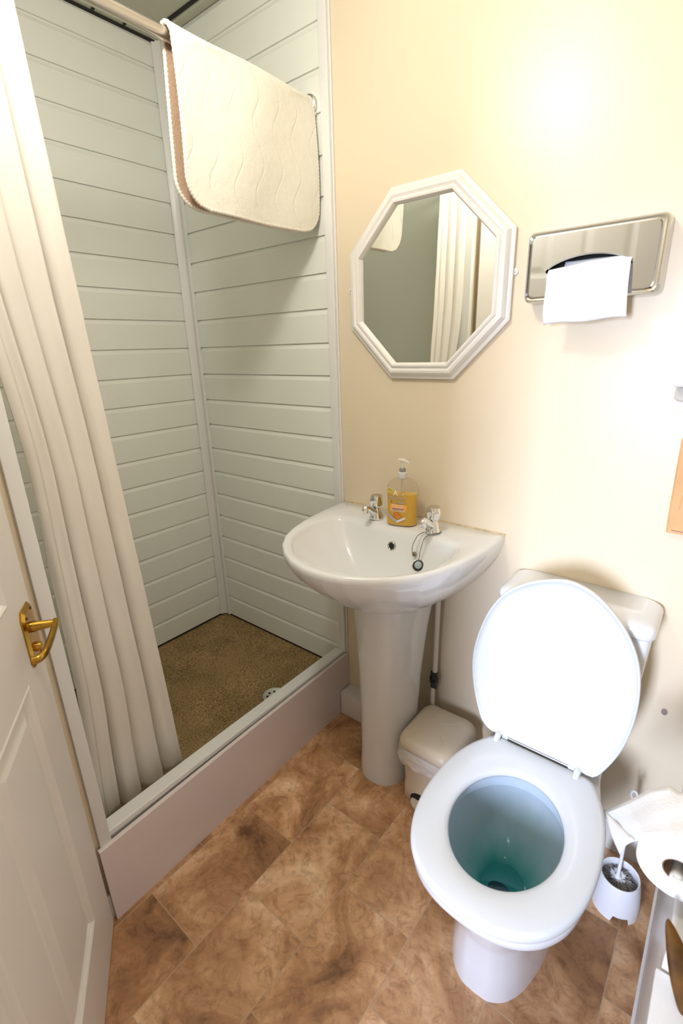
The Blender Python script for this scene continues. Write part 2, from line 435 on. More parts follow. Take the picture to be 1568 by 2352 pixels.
# corner strip, end trims
b = bmesh.new()
cs = [(XS+0.001, -0.001), (XS+0.001, -0.030), (XS+0.004, -0.0315), (XS+0.006, -0.028), (XS+0.012, -0.018), (XS+0.022, -0.0095), (XS+0.034, -0.0115), (XS+0.041, -0.0125), (XS+0.042, -0.010), (XS+0.042, -0.001)]
loft([[Vector((x, y-0.008, z)) for x, y in cs] for z in (Z0, 2.35)], True, True, True, b)
struct('trim_1', b, TRIMW)
b = bmesh.new(); box(b, -0.028, 0.0, -0.0145, 0.0, 0.243, 2.35, 0.002); box(b, 0.0, 0.006, -0.006, 0, 0.243, 2.35, 0.0015)
struct('trim_2', b, TRIMW)
# white end post of the shower opening
b = bmesh.new(); box(b, -0.062, 0.003, -0.968, -0.941, 0.215, 2.35, 0.0015)
struct('trim_3', b, TRIMW)
b = bmesh.new(); box(b, XS, -0.062, -0.968, -0.955, Z0, 2.35)
struct('wall_shower_end', b, PVC, smooth=False)
# dark rubber gap under the boards
b = bmesh.new(); box(b, XS, -0.05, -0.011, 0.0, 0.160, Z0+0.0005); box(b, XS-0.01, XS+0.002, -0.968, 0, 0.160, Z0+0.0005)
struct('trim_4', b, DARK, smooth=False)
# shower ceiling
b = bmesh.new(); box(b, XS-0.05, -0.0, -0.97, 0.03, 2.352, 2.40)
struct('ceiling_shower', b, CEILP, smooth=False)
b = bmesh.new()
box(b, XS+0.002, XS+0.055, -0.955, -0.012, 2.343, 2.352, 0.002)
box(b, XS+0.058, -0.004, -0.040, -0.012, 2.343, 2.352, 0.002)
struct('trim_6', b, CEILP)
b = bmesh.new(); box(b, XS-0.004, XS+0.010, -0.955, -0.010, 2.3395, 2.3425); box(b, XS+0.085, -0.45, -0.055, -0.044, 2.349, 2.352); box(b, -0.42, -0.05, -0.055, -0.044, 2.349, 2.352)
for y in (-0.14, -0.24, -0.36, -0.47): box(b, XS+0.016, XS+0.024, y-0.004, y+0.004, 2.340, 2.343)
box(b, XS+0.01, XS+0.05, -0.014, -0.008, 2.338, 2.3425)
struct('trim_7', b, DARK, smooth=False)

# ---- boxed skirting / baseboards
b = bmesh.new(); box(b, 0.010, 0.26, -0.060, 0.0, 0, 0.098, 0.0015); struct('baseboard_back', b, GLOSSW)
b = bmesh.new(); box(b, 0.262, 1.07, -0.030, 0.0, 0, 0.098, 0.0015); struct('baseboard_back_right', b, GLOSSW)
b = bmesh.new(); box(b, -0.006, 0.008, -1.46, -0.975, 0, 0.075, 0.0015); struct('baseboard_left', b, GLOSSW)
# boxed-in ledge along the right wall with a pale edging strip at the floor
b = bmesh.new(); box(b, 1.073, 1.13, -0.60, 0, 0.0, 0.53, 0.002); box(b, 1.066, 1.073, -0.60, 0, 0.0, 0.010, 0.002)
struct('trim_8', b, GLOSSW)

# ================================================================== SHOWER TRAY
t = thing('shower_tray', 'speckled brown shower tray raised behind a white plinth panel', 'shower tray', (-0.37, -0.48, 0))
b = bmesh.new()
r0 = rrect(-0.375, -0.482, 0.362, 0.484, 0.01); r1 = rrect(-0.385, -0.482, 0.325, 0.445, 0.03); r2 = rrect(-0.385, -0.482, 0.285, 0.405, 0.04)
P = [ring3(r0, 0.10), ring3(r0, 0.164), ring3(r1, 0.163), ring3(r2, 0.153)]
P.append(ring3(scale2(r2, (-0.13, -0.27), 0.06), 0.147))
loft(P, True, True, True, b)
obj('tray', b, TRAY, t)
dn = obj('drain', lathe([(0.001, 0.1495), (0.016, 0.150), (0.018, 0.1475), (0.030, 0.1485), (0.037, 0.1515), (0.041, 0.152), (0.043, 0.148)], (-0.132, -0.272, 0)), CHROME, t)
b = bmesh.new()
for i in range(8):
    a = 2*PI*i/8
    lathe([(0.0, 0.0), (0.0038, 0.0), (0.0038, 0.0012), (0.0, 0.0012)], (-0.132+0.0245*math.cos(a), -0.272+0.0245*math.sin(a), 0.1483), seg=10, bm=b)
obj('drain_slots', b, DARK, dn)
# cap and plinth panel (the panel bows out a little towards the door)
b = bmesh.new()
sec = [(-0.047, 0.15), (-0.047, 0.249), (-0.0445, 0.2515), (-0.008, 0.2515), (-0.0055, 0.249), (-0.0055, 0.236), (-0.010, 0.235), (-0.010, 0.15)]
loft([[Vector((x+dx, y, z+dz)) for x, z in sec] for y, dx, dz in ((-0.0145, 0, 0), (-0.50, 0.0, -0.001), (-0.948, 0.002, -0.003))], True, True, True, b)
obj('edge_cap', b, TRIMW, t)
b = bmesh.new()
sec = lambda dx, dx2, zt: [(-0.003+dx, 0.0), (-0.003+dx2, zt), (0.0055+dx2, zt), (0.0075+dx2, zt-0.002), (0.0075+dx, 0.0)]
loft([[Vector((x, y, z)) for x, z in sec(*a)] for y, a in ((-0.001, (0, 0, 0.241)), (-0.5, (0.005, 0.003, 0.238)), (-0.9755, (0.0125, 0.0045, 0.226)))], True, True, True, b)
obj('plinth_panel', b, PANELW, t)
b = bmesh.new(); box(b, -0.046, 0.004, -0.9675, -0.949, 0.19, 0.218, 0.002)
obj('sealant', b, STAIN, t)

# ================================================================== RAIL, TOWEL, CURTAIN
RX, RZ = -0.069, 1.990
t = thing('shower_curtain_rail', 'satin metal rail across the shower opening under the ceiling', 'curtain rail', (RX, -0.012, RZ))
obj('pole', tube([(RX, -0.02, RZ), (RX, -0.965, RZ)], 0.0125, 20), STEEL, t)
b = lathe([(0.0, -0.001), (0.030, -0.001), (0.030, 0.007), (0.026, 0.012), (0.018, 0.014), (0.0165, 0.024), (0.0, 0.024)], (RX, -0.010, RZ), rot=Matrix.Rotation(PI/2, 3, 'X'), seg=32)
obj('wall_flange', b, CHROME, t)

def towel():
    t = thing('bath_mat', 'quilted cream towelling mat folded over the shower rail', 'towel', (RX, -0.24, RZ))
    y0, y1 = -0.462, -0.020
    zb = 1.676; R = 0.020; rc = 0.060
    LF = RZ - zb; LB = RZ - (zb+0.002)
    arc = PI*R
    Ltot = LF + arc + LB
    NU, NV = 90, 110
    def pt(u, v, off=0.0):
        # u in [0,1] along y (0 = near end), v in [0,1] along length: front bottom -> over rail -> back bottom
        s = v*Ltot
        y = y0 + u*(y1-y0)
        rr = R + off
        if s < LF:
            z = zb + s; k = 1 - s/LF
            x = RX + rr + 0.010*math.sin(k*2.2) + 0.0035*math.sin(y*23+k*3) - 0.012*k*k
            y += 0.010*k*(0.2-u)*0.9 + 0.016*k*k*(u > 0.5)*(u-0.5)
            z += -0.006*k*math.sin(u*PI)*0.6
        elif s < LF+arc:
            a = (s-LF)/R; x = RX + rr*math.cos(a); z = RZ + rr*math.sin(a) - 0.002*math.sin(u*9)
        else:
            q = s-LF-arc; k = q/LB; z = RZ - q
            x = RX - rr - 0.002*math.sin(k*2.5) + 0.003*math.sin(y*17+2)
            y += -0.012*k + 0.008
        return Vector((x, y, z))
    def outer(u, v): # rounded corner mapping: shrink u range near ends
        s = v*Ltot; d = min(s, Ltot-s)
        c = 0.0
        if d < rc: c = rc - math.sqrt(max(0, rc*rc-(rc-d)**2))
        w = y1-y0; a = c/w
        return a + u*(1-2*a)
    vs = [0.5-0.5*math.cos(PI*i/NV) if False else i/NV for i in range(NV+1)]
    vs = sorted(set([j/400*rc/Ltot*8/8*1.0 for j in range(0, 400, 40)] + [1-j/400*rc/Ltot for j in range(0, 400, 40)] + vs))
    def sheet(off):
        bm = bmesh.new(); g = []
        for v in vs:
            g.append([bm.verts.new(pt(outer(i/NU, v), v, off)) for i in range(NU+1)])
        for i in range(len(vs)-1):
            for j in range(NU): bm.faces.new((g[i][j], g[i][j+1], g[i+1][j+1], g[i+1][j]))
        return bm
    obj('towelling', sheet(0.004), TOWEL, t)
    obj('underside', sheet(-0.004), TOWB, t)
    # corded border
    loop = [pt(outer(0, v), v) for v in vs] + [pt(outer(i/40, 1), 1) for i in range(1, 40)] + [pt(outer(1, v), v) for v in reversed(vs)] + [pt(outer(1-i/40, 0), 0) for i in range(1, 40)]
    L = []
    for i, p in enumerate(loop):
        if not L or (p-L[-1]).length > 0.0022: L.append(p)
    # dense resample for the cord ribs
    D = [L[0]]
    acc = []
    for p, q in zip(L, L[1:]+L[:1]):
        n = max(1, int((q-p).length/0.0022))
        for k in range(n): acc.append(p.lerp(q, k/n))
    rads = [0.0046+0.0007*math.cos(i*2*PI/3.0) for i in range(len(acc))]
    acc.append(acc[0]); rads.append(rads[0])
    obj('piping', tube(acc, 0.0046, 8, rads=rads, cap=False), PIPING, t, sharp=80)
    return t
towel()

def curtain():
    t = thing('shower_curtain', 'cream cloth shower curtain gathered at the door end of the rail', 'curtain', (RX, -0.85, RZ))
    NU, NV = 260, 90
    bm = bmesh.new(); g = []
    nf = 3.6
    for i in range(NV+1):
        v = i/NV; z = 1.972 - v*(1.972-0.172)
        lead = -0.772 + 0.095*v**1.25
        ss = lambda a, b_, q: (lambda w: w*w*(3-2*w))(min(1, max(0, (q-a)/(b_-a))))
        tail = -0.936 + 0.036*ss(0.22, 0.5, v) - 0.022*ss(0.75, 1.0, v)
        cx = -0.070 - 0.050*v**2.2
        row = []
        for j in range(NU+1):
            u = j/NU
            wu = u + 0.012*math.sin(v*3+u*7)
            ph = wu*nf*2*PI + 0.5*math.sin(v*2.0) + 0.5*math.sin(v*5+u*11)*v*0.5
            amp = (0.011 + 0.005*math.sin(u*9+1.3) + 0.004*v) * min(1, 0.25+u*9)*(1-0.25*(u > 0.9))
            y = lead + (tail-lead)*u + 0.008*math.sin(ph*1.0+1.2)
            s = math.sin(ph)
            s = 0.8*s + 0.28*math.sin(ph*2.0+1.0+v) 
            x = cx + 0.045*u**3*(1-ss(0.3, 0.6, v)) + amp*s + 0.0015*mnoise.noise(Vector((u*14, v*10, 3)))*2
            if u < 0.10: x += 0.006*(1-u/0.10)
            x = min(x, -0.0505 if z < 0.27 else 1)
            # bottom rounds in and rests on the tray edge
            zz = z + 0.010*v*math.sin(u*17) - 0.004*(v > 0.98)
            row.append(bm.verts.new((x, y, max(zz, 0.1665))))
        g.append(row)
    for i in range(NV):
        for j in range(NU): bm.faces.new((g[i][j], g[i+1][j], g[i+1][j+1], g[i][j+1]))
    o = obj('cloth', bm, CURT, t, sharp=85)
    md = o.modifiers.new('s', 'SOLIDIFY'); md.thickness = 0.0014; md.offset = 0
    for k in range(6):
        y = -0.79 - 0.028*k
        b = bmesh.new()
        ringp = [(RX+0.0165*math.cos(a), y, RZ-0.003+0.0195*math.sin(a)) for a in [2*PI*i/24 for i in range(25)]]
        tube(ringp, 0.0018, 6, b, cap=False)
        obj('curtain_ring', b, TRIMW, t)
    return t
curtain()

# ================================================================== WASHBASIN
SX = 0.289
def basin():
    t = thing('pedestal_washbasin', 'white ceramic basin on a full pedestal against the cream wall', 'washbasin', (SX, -0.2, 0))
    H = 0.853
    half = [(0.283, -0.0005), (0.284, -0.06), (0.281, -0.12), (0.275, -0.17), (0.265, -0.23), (0.247, -0.295), (0.222, -0.35), (0.185, -0.398), (0.14, -0.437), (0.085, -0.467), (0.035, -0.4805), (0.0, -0.4825)]
    out = sym(half, SX)
    C = (SX, -0.235); N = 200
    O = polar([out[0]] + out[1:] , C, N)
    inh = [(0.0, -0.118), (0.10, -0.119), (0.16, -0.124), (0.196, -0.134), (0.213, -0.155), (0.222, -0.19), (0.226, -0.23), (0.222, -0.27), (0.207, -0.318), (0.178, -0.365), (0.137, -0.403), (0.09, -0.428), (0.04, -0.4395), (0.0, -0.4405)]
    I = polar(sm(sym(inh[1:], SX), 4), C, N)
    def clampy(p2, ymax=-0.0005): return [(x, min(y, ymax)) for x, y in p2]
    rings = []
    # underside up to the rim
    def under(kx, ky, z, yb=-0.0005):
        r = []
        for x, y in O:
            r.append(Vector((SX+(x-SX)*kx, min(yb, y*ky), z)))
        return r
    for kx, ky, z in ((0.40, 0.50, 0.640), (0.47, 0.555, 0.648), (0.60, 0.640, 0.668), (0.73, 0.74, 0.700), (0.86, 0.855, 0.745), (0.945, 0.938, 0.785), (0.985, 0.983, 0.815), (1.0, 1.0, 0.836), (1.0, 1.0, H-0.008)):
        rings.append(under(kx, ky, z))
    O2 = scale2(O, C, 0.990, 0.992); rings.append(ring3(clampy(O2), H-0.002))
    O3 = lerp2(O, I, 0.12); rings.append([Vector((x, min(y, -0.0005), H)) for x, y in scale2(O, C, 0.972, 0.978)])
    rings.append(ring3(clampy(lerp2(O, I, 0.45)), H-0.0015))
    rings.append(ring3(lerp2(O, I, 0.80), H-0.004))
    rings.append(ring3(lerp2(O, I, 0.94), H-0.0075))
    rings.append(ring3(I, H-0.015))
    D = (SX, -0.240)
    for q in range(1, 31):
        k = 1 - q/30*0.90
        r = []
        for x, y in I:
            px = D[0] + (x-D[0])*k; py = D[1] + (y-D[1])*k
            df = 0.015 + 0.140*(1-k**2.3)
            db = 0.012 + max(0.0, -0.117-py)*2.3
            h = 0.010; dd = abs(df-db)
            d = min(df, db) - (max(0, h-dd)**2)/(4*h)
            r.append(Vector((px, py, H-max(0.015, d))))
        rings.append(r)
    b = loft(rings, True, True, True)
    bs = obj('basin', b, CERAM, t, sharp=60)
    # pedestal
    def prs(hw, yf, yb, z, e=2.4):
        r = []
        for i in range(64):
            a = 2*PI*i/64; c, s = math.cos(a), math.sin(a)
            cy = (yf+yb)/2 if False else yb-0.02
            X = hw*math.copysign(abs(c)**(2/e), c)
            Y = (cy-yf)*math.copysign(abs(s)**(2/e), s) if s < 0 else (yb-cy)*math.copysign(abs(s)**(2/8), s)
            r.append(Vector((SX+X, cy+Y, z)))
        return r
    R = [prs(0.086, -0.250, -0.105, 0.0), prs(0.086, -0.250, -0.105, 0.03), prs(0.084, -0.247, -0.10, 0.10), prs(0.086, -0.246, -0.10, 0.25), prs(0.093, -0.249, -0.09, 0.42), prs(0.103, -0.254, -0.08, 0.55), prs(0.112, -0.260, -0.07, 0.63), prs(0.113, -0.26, -0.07, 0.66)]
    obj('pedestal', loft(R), CERAM, t, sharp=60)
    # overflow
    rot = Matrix.Rotation(math.radians(-62), 3, 'X')
    ov = Vector((0.291, -0.1385, 0.800))
    rx = Matrix.Rotation(math.radians(80), 3, 'X')
    b = lathe([(0.0075, -0.004), (0.0085, 0.001), (0.0105, 0.0027), (0.0130, 0.001), (0.0135, -0.004)], ov, rot=rx, seg=28)
    of = obj('overflow_ring', b, simple('overflow_chrome', (0.50, 0.50, 0.48), 0.12, metal=1.0), bs)
    b = bmesh.new()
    for i in range(7):
        a = 2*PI*i/7+0.3
        lathe([(0.0, 0.0), (0.0016, 0.0), (0.0, 0.0004)], ov + rx @ Vector((0.0105*math.cos(a), 0.0105*math.sin(a), 0.0026)), rot=rx, seg=8, bm=b)
    obj('overflow_slots', b, DARK, of)
    obj('overflow_hole', lathe([(0.0, 0.0004), (0.0082, 0.0004)], ov, rot=rx, seg=20), DARK, bs)
    obj('drain', lathe([(0.0, 0.1), (0.012, 0.1), (0.022, 0.103), (0.028, 0.102)], (D[0], D[1]-0.0, H-0.1545-0.100), seg=28), CHROME, bs)
    # chain stay
    st = Vector((0.372, -0.146, 0.797))
    obj('chain_stay', lathe([(0.0, 0.005), (0.004, 0.005), (0.006, 0.002), (0.007, -0.002)], st, rot=rx, seg=16), simple('tarnished_brass', (0.35, 0.30, 0.20), 0.35, metal=1), bs)
    obj('back_sealant', bx(SX-0.282, SX+0.284, -0.004, 0.0, H-0.006, H+0.003, 0.001), simple('yellow_sealant', (0.72, 0.56, 0.34), 0.6, var=0.3, vscale=60), t)
    return t
basin()

def tap(x, y, label):
    z = 0.8505
    t = thing('basin_tap', label, 'tap', (x, y, z), 'chrome pillar taps on the basin')
    b = lathe([(0.0, 0), (0.0215, 0.0), (0.0225, 0.003), (0.0215, 0.006), (0.0185, 0.014), (0.0165, 0.022), (0.0145, 0.028), (0.0115, 0.033), (0.0105, 0.036), (0.0, 0.036)], (x, y, z), seg=32)
    obj('body', b, CHROME, t)
    p = [(x, y-0.002, z+0.014), (x, y-0.018, z+0.026), (x, y-0.034, z+0.038), (x, y-0.046, z+0.046), (x, y-0.055, z+0.049), (x, y-0.060, z+0.045), (x, y-0.061, z+0.038)]
    obj('spout', tube(catmull(p, 5), 0.009, 16, rads=None if False else [0.0125-0.0035*min(1, i/18) for i in range(31)]), CHROME, t)
    obj('nozzle', lathe([(0.0, 0.0), (0.0085, 0), (0.0105, 0.002), (0.0105, 0.010), (0.008, 0.012), (0, 0.012)], (x, y-0.061, z+0.032), seg=20), CHROME, t)
    rings = []
    for r, h in ((0.009, 0.034), (0.0145, 0.0355), (0.019, 0.043), (0.0212, 0.054), (0.0205, 0.064), (0.0182, 0.0715), (0.0174, 0.073)):
        fl = 0.10*math.sin(PI*min(1, max(0, (h-0.034)/0.04)))
        rings.append([Vector((x+r*(1-fl*(0.5-0.5*math.cos(6*a)))*math.cos(a), y+r*(1-fl*(0.5-0.5*math.cos(6*a)))*math.sin(a), z+h)) for a in [2*PI*i/72 for i in range(72)]])
    obj('knob', loft(rings, True, True, True), CHROME, t, sharp=50)
    obj('knob_cap', lathe([(0.0, 0.0752), (0.014, 0.075), (0.0168, 0.074), (0.0174, 0.0725)], (x, y, z), seg=32), simple('satin_cap', (0.62, 0.57, 0.50), 0.35, metal=1), t)
    return t
tap(0.196, -0.078, 'chrome pillar tap left of the soap bottle')
tap(0.396, -0.085, 'chrome pillar tap right of the soap bottle with the plug chain round its foot')

def plug():
    t = thing('basin_plug', 'chrome and black sink plug hanging on a ball chain inside the basin', 'plug', (0.389, -0.156, 0.775))
    c = Vector((0.390, -0.152, 0.769)); rot = Matrix.Rotation(math.radians(-125), 3, 'X') @ Matrix.Rotation(math.radians(-14), 3, 'Y')
    d = lathe([(0.0, -0.0055), (0.0115, -0.006), (0.0155, -0.004), (0.0160, 0.002), (0.0165, 0.004), (0.0, 0.0045)], c, rot=rot, seg=32)
    obj('stopper', d, BLACKP, t)
    obj('plate', lathe([(0.0168, 0.001), (0.0190, 0.0015), (0.0200, 0.004), (0.019, 0.0075), (0.0, 0.009)], c, rot=Matrix.Rotation(math.radians(68+180), 3, 'X') if False else rot, seg=32), CHROME, t)
    obj('face', lathe([(0.0, -0.0062), (0.0105, -0.0062), (0.0100, -0.0072), (0.0, -0.0076)], c, rot=rot, seg=24), simple('blue_grey_plug_face', (0.30, 0.37, 0.40), 0.3, metal=0.3), t)
    def chain(pts, nm):
        P = catmull(pts, 14); bm = bmesh.new(); acc = 0; last = P[0]; cnt = 0
        for p, q in zip(P, P[1:]):
            L = (q-p).length
            while acc < L:
                w = p.lerp(q, acc/L)
                bmesh.ops.create_icosphere(bm, subdivisions=1, radius=0.0015, matrix=Matrix.Translation(w)); acc += 0.00245
            acc -= L
        tube(P, 0.0006, 4, bm)
        obj(nm, bm, simple('grey_ball_chain', (0.30, 0.29, 0.27), 0.3, metal=0.9), t)
    z = 0.8525
    chain([(0.372, -0.1535, 0.795), (0.3705, -0.155, 0.812), (0.371, -0.152, 0.828), (0.3725, -0.140, 0.842), (0.374, -0.130, z-0.003), (0.378, -0.112, z), (0.3845, -0.105, z+0.0005)], 'chain')
    chain([(0.419, -0.078, z+0.001), (0.4175, -0.097, z+0.001), (0.409, -0.106, z+0.001), (0.402, -0.120, z), (0.397, -0.133, z-0.004), (0.3955, -0.143, z-0.018), (0.394, -0.150, 0.815), (0.3925, -0.152, 0.800), (0.391, -0.153, 0.788)], 'chain')
plug()

def text_mesh(name, s, size, mat, parent, place, extr=0.0002, bend=None, align='CENTER'):
    cu = bpy.data.curves.new('t', 'FONT'); cu.body = s; cu.size = size; cu.extrude = extr; cu.align_x = align; cu.align_y = 'CENTER'
    o = bpy.data.objects.new('t', cu); COL.objects.link(o)
    dg = bpy.context.evaluated_depsgraph_get(); me = bpy.data.meshes.new_from_object(o.evaluated_get(dg))
    bpy.data.objects.remove(o); bpy.data.curves.remove(cu)
    bm = bmesh.new(); bm.from_mesh(me); bpy.data.meshes.remove(me)
    for v in bm.verts: v.co = place(v.co)
    return obj(name, bm, mat, parent, smooth=False)

def soap_bottle():
    cx, cy, z0 = 0.288, -0.078, 0.8508
    th = math.radians(14)     # the label looks a little towards the room
    t = thing('soap_bottle', 'clear pump bottle of orange liquid soap between the two taps', 'soap bottle', (cx, cy, z0))
    def sec(hw, hd, z, e=3.0, N=64):
        r = []
        for i in range(N):
            a = 2*PI*i/N; c, s = math.cos(a), math.sin(a)
            x = hw*math.copysign(abs(c)**(2/e), c); y = hd*math.copysign(abs(s)**(2/2.3), s)
            r.append(Vector((cx + x*math.cos(th) - y*math.sin(th), cy + x*math.sin(th) + y*math.cos(th), z0+z)))
        return r
    W_ = [(0.000, 0.040, 0.020), (0.003, 0.0445, 0.0245), (0.012, 0.0455, 0.0255), (0.035, 0.0435, 0.0245), (0.060, 0.0425, 0.024), (0.085, 0.0435, 0.0245), (0.105, 0.0455, 0.025), (0.118, 0.0445, 0.0245), (0.128, 0.040, 0.0225), (0.136, 0.031, 0.0195), (0.1405, 0.020, 0.0165), (0.142, 0.0145, 0.0145)]
    def wat(z):
        for a, b_ in zip(W_, W_[1:]):
            if a[0] <= z <= b_[0]:
                k = (z-a[0])/(b_[0]-a[0]); return a[1]+(b_[1]-a[1])*k, a[2]+(b_[2]-a[2])*k
    body = obj('bottle', loft([sec(hw, hd, z) for z, hw, hd in W_]), CLEARP, t)
    liq = [(z, wat(z)[0]-0.0016, wat(z)[1]-0.0016) for z in (0.003, 0.006, 0.012, 0.024, 0.036, 0.048, 0.060, 0.072, 0.085, 0.092, 0.0955)]
    obj('liquid', loft([sec(hw, hd, z) for z, hw, hd in liq]), SOAP, body)
    obj('dip_tube', tube([(cx, cy, z0+0.02), (cx, cy, z0+0.145)], 0.003, 10), FROST, body)
    cap = obj('collar', lathe([(0.0, 0.141), (0.0135, 0.141), (0.0142, 0.143), (0.0138, 0.158), (0.012, 0.160), (0.0, 0.160)], (cx, cy, z0), seg=40), simple('grey_white_collar', (0.66, 0.66, 0.62), 0.4), t)
    obj('lock_ring', lathe([(0.0, 0.160), (0.0092, 0.160), (0.0095, 0.167), (0.0085, 0.1695), (0.0, 0.1695)], (cx, cy, z0), seg=28), simple('grey_ring', (0.25, 0.25, 0.22), 0.4), cap)
    b = lathe([(0.0, 0.169), (0.0042, 0.169), (0.0042, 0.190), (0.0, 0.190)], (cx, cy, z0), seg=20)
    dirv = Vector((-0.80, -0.35, 0)).normalized(); dd = Vector((0.85, 0.25, 0)).normalized()
    sd = Vector((-dd.y, dd.x, 0)); rings = []
    for s, w, hh, zz in ((-0.013, 0.0045, 0.0015, 0.1965), (-0.008, 0.0072, 0.0035, 0.1955), (0.0, 0.0085, 0.0052, 0.1945), (0.008, 0.0078, 0.0048, 0.1925), (0.015, 0.0055, 0.004, 0.189), (0.019, 0.003, 0.003, 0.1855)):
        rings.append([Vector((cx, cy, z0+zz)) + dd*s + sd*(w*math.cos(a)) + Vector((0, 0, hh*math.sin(a))) for a in [2*PI*i/20 for i in range(20)]])
    loft(rings, True, True, True, b)
    obj('pump_head', b, FROST, t)
    # printed label on the front face
    def front(off=0.0007, tilt=0.0):
        def f(co):
            x, z = co.x, co.y + 0.0
            hw, hd = wat(max(0.004, min(0.13, z)))
            q = max(0.0, 1-abs(x/hw)**3.0)
            y = -(hd*q**(2.3/6.0*1.0 if False else (1/2.3))) - off - co.z
            return Vector((cx + x*math.cos(th) - y*math.sin(th), cy + x*math.sin(th) + y*math.cos(th), z0+z))
        return f
    f = front()
    WH = simple('label_white_ink', (0.85, 0.85, 0.80), 0.5); SIL = simple('label_silver_ink', (0.55, 0.55, 0.53), 0.4)
    ORG = simple('label_orange_ink', (0.95, 0.28, 0.03), 0.5, var=0.5, vscale=160); BLU = simple('label_blue_ink', (0.16, 0.20, 0.42), 0.5); YEL = simple('label_yellow', (0.90, 0.86, 0.03), 0.5); BLK = simple('label_black_ink', (0.02, 0.02, 0.04), 0.5)
    LO = simple('label_light_orange', (0.95, 0.42, 0.05), 0.5)
    def shift(dx, dz, rot=0.0, off=0.0007):
        g = front(off); c, s = math.cos(rot), math.sin(rot)
        return lambda co: g(Vector((co.x*c-co.y*s+dx, co.x*s+co.y*c+dz, co.z)))
    def quad(name, x0, x1, z0_, z1_, mat, off=0.0005, rot=0.0, cxx=0, cz=0, n=12):
        bm = bmesh.new(); fn = shift(cxx, cz, rot, off); A = []
        for j in range(5): A.append([bm.verts.new(fn(Vector((x0+(x1-x0)*i/n, z0_+(z1_-z0_)*j/4, 0)))) for i in range(n+1)])
        for j in range(4):
            for i in range(n): bm.faces.new((A[j][i], A[j][i+1], A[j+1][i+1], A[j+1][i]))
        return obj(name, bm, mat, body)
    quad('label_sticker', -0.0065, 0.0065, -0.0055, 0.0055, YEL, 0.0009, 0.0, -0.030, 0.108)
    text_mesh('sticker_text', 'MEGA\nVALUE', 0.0042, BLK, body, shift(-0.030, 0.1085, 0, 0.0012))
    text_mesh('label_text', 'A', 0.022, WH, body, shift(-0.012, 0.100))
    text_mesh('label_text', '+', 0.013, WH, body, shift(0.011, 0.099))
    text_mesh('label_text', 'PROTECT', 0.0115, SIL, body, shift(-0.006, 0.085))
    text_mesh('label_text', '+', 0.012, BLK, body, shift(-0.027, 0.073, 0, 0.0009))
    text_mesh('label_text', 'CARE', 0.0115, SIL, body, shift(0.001, 0.073))
    quad('label_patch', -0.030, 0.022, -0.008, 0.010, LO, 0.0004, 0.0, -0.0, 0.057)
    text_mesh('label_text', 'ANTI-BACTERIAL', 0.0053, WH, body, shift(-0.005, 0.064))
    text_mesh('label_text', 'HANDWASH', 0.0053, WH, body, shift(-0.005, 0.0585))
    quad('label_bar', -0.018, 0.017, -0.0016, 0.0016, BLU, 0.0009, 0.0, -0.005, 0.0527)
    text_mesh('label_text', 'MILK & HONEY', 0.0068, WH, body, shift(-0.005, 0.0465))
    for dx, dz, r in ((-0.010, 0.034, 0.0085), (-0.002, 0.031, 0.0065)):
        bm = bmesh.new(); fn = shift(dx, dz, 0, 0.0009)
        c0 = bm.verts.new(fn(Vector((0, 0, 0)))); vs = [bm.verts.new(fn(Vector((r*math.cos(a), r*math.sin(a), 0)))) for a in [2*PI*i/16 for i in range(16)]]
        for i in range(16): bm.faces.new((c0, vs[i], vs[(i+1) % 16]))
        obj('label_honeycomb', bm, ORG, body)
    quad('label_ribbon', -0.0175, 0.0175, -0.0030, 0.0030, simple('ribbon_lilac', (0.62, 0.64, 0.74), 0.5), 0.0011, math.radians(-33), -0.022, 0.0235)
    quad('label_ribbon', -0.0150, 0.0150, -0.0030, 0.0030, simple('ribbon_lilac', (0.70, 0.70, 0.76), 0.5), 0.0012, math.radians(28), 0.0045, 0.0205)
    quad('label_bar', -0.0165, 0.0165, -0.0010, 0.0010, BLU, 0.0014, math.radians(-33), -0.022, 0.0235)
soap_bottle()

# waste pipe behind the pedestal
t = thing('basin_supply_pipe', 'cream plastic pipe with a black valve behind the pedestal', 'pipe', (0.395, -0.035, 0))
obj('pipe', tube(catmull([(0.402, -0.05, 0.70), (0.400, -0.045, 0.60), (0.394, -0.035, 0.45), (0.392, -0.032, 0.34)], 6), 0.0085, 14), PIPEW, t)
obj('pipe', tube([(0.392, -0.042, 0.29), (0.393, -0.044, 0.20), (0.393, -0.044, 0.0)], 0.0075, 14), PIPEW, t)
b = lathe([(0, 0.285), (0.011, 0.285), (0.012, 0.305), (0.015, 0.31), (0.015, 0.325), (0.012, 0.335), (0.012, 0.345), (0, 0.345)], (0.392, -0.036, 0), seg=20)
tube([(0.392, -0.036, 0.315), (0.405, -0.062, 0.315)], 0.0075, 12, b)
obj('valve', b, BLACKP, t)

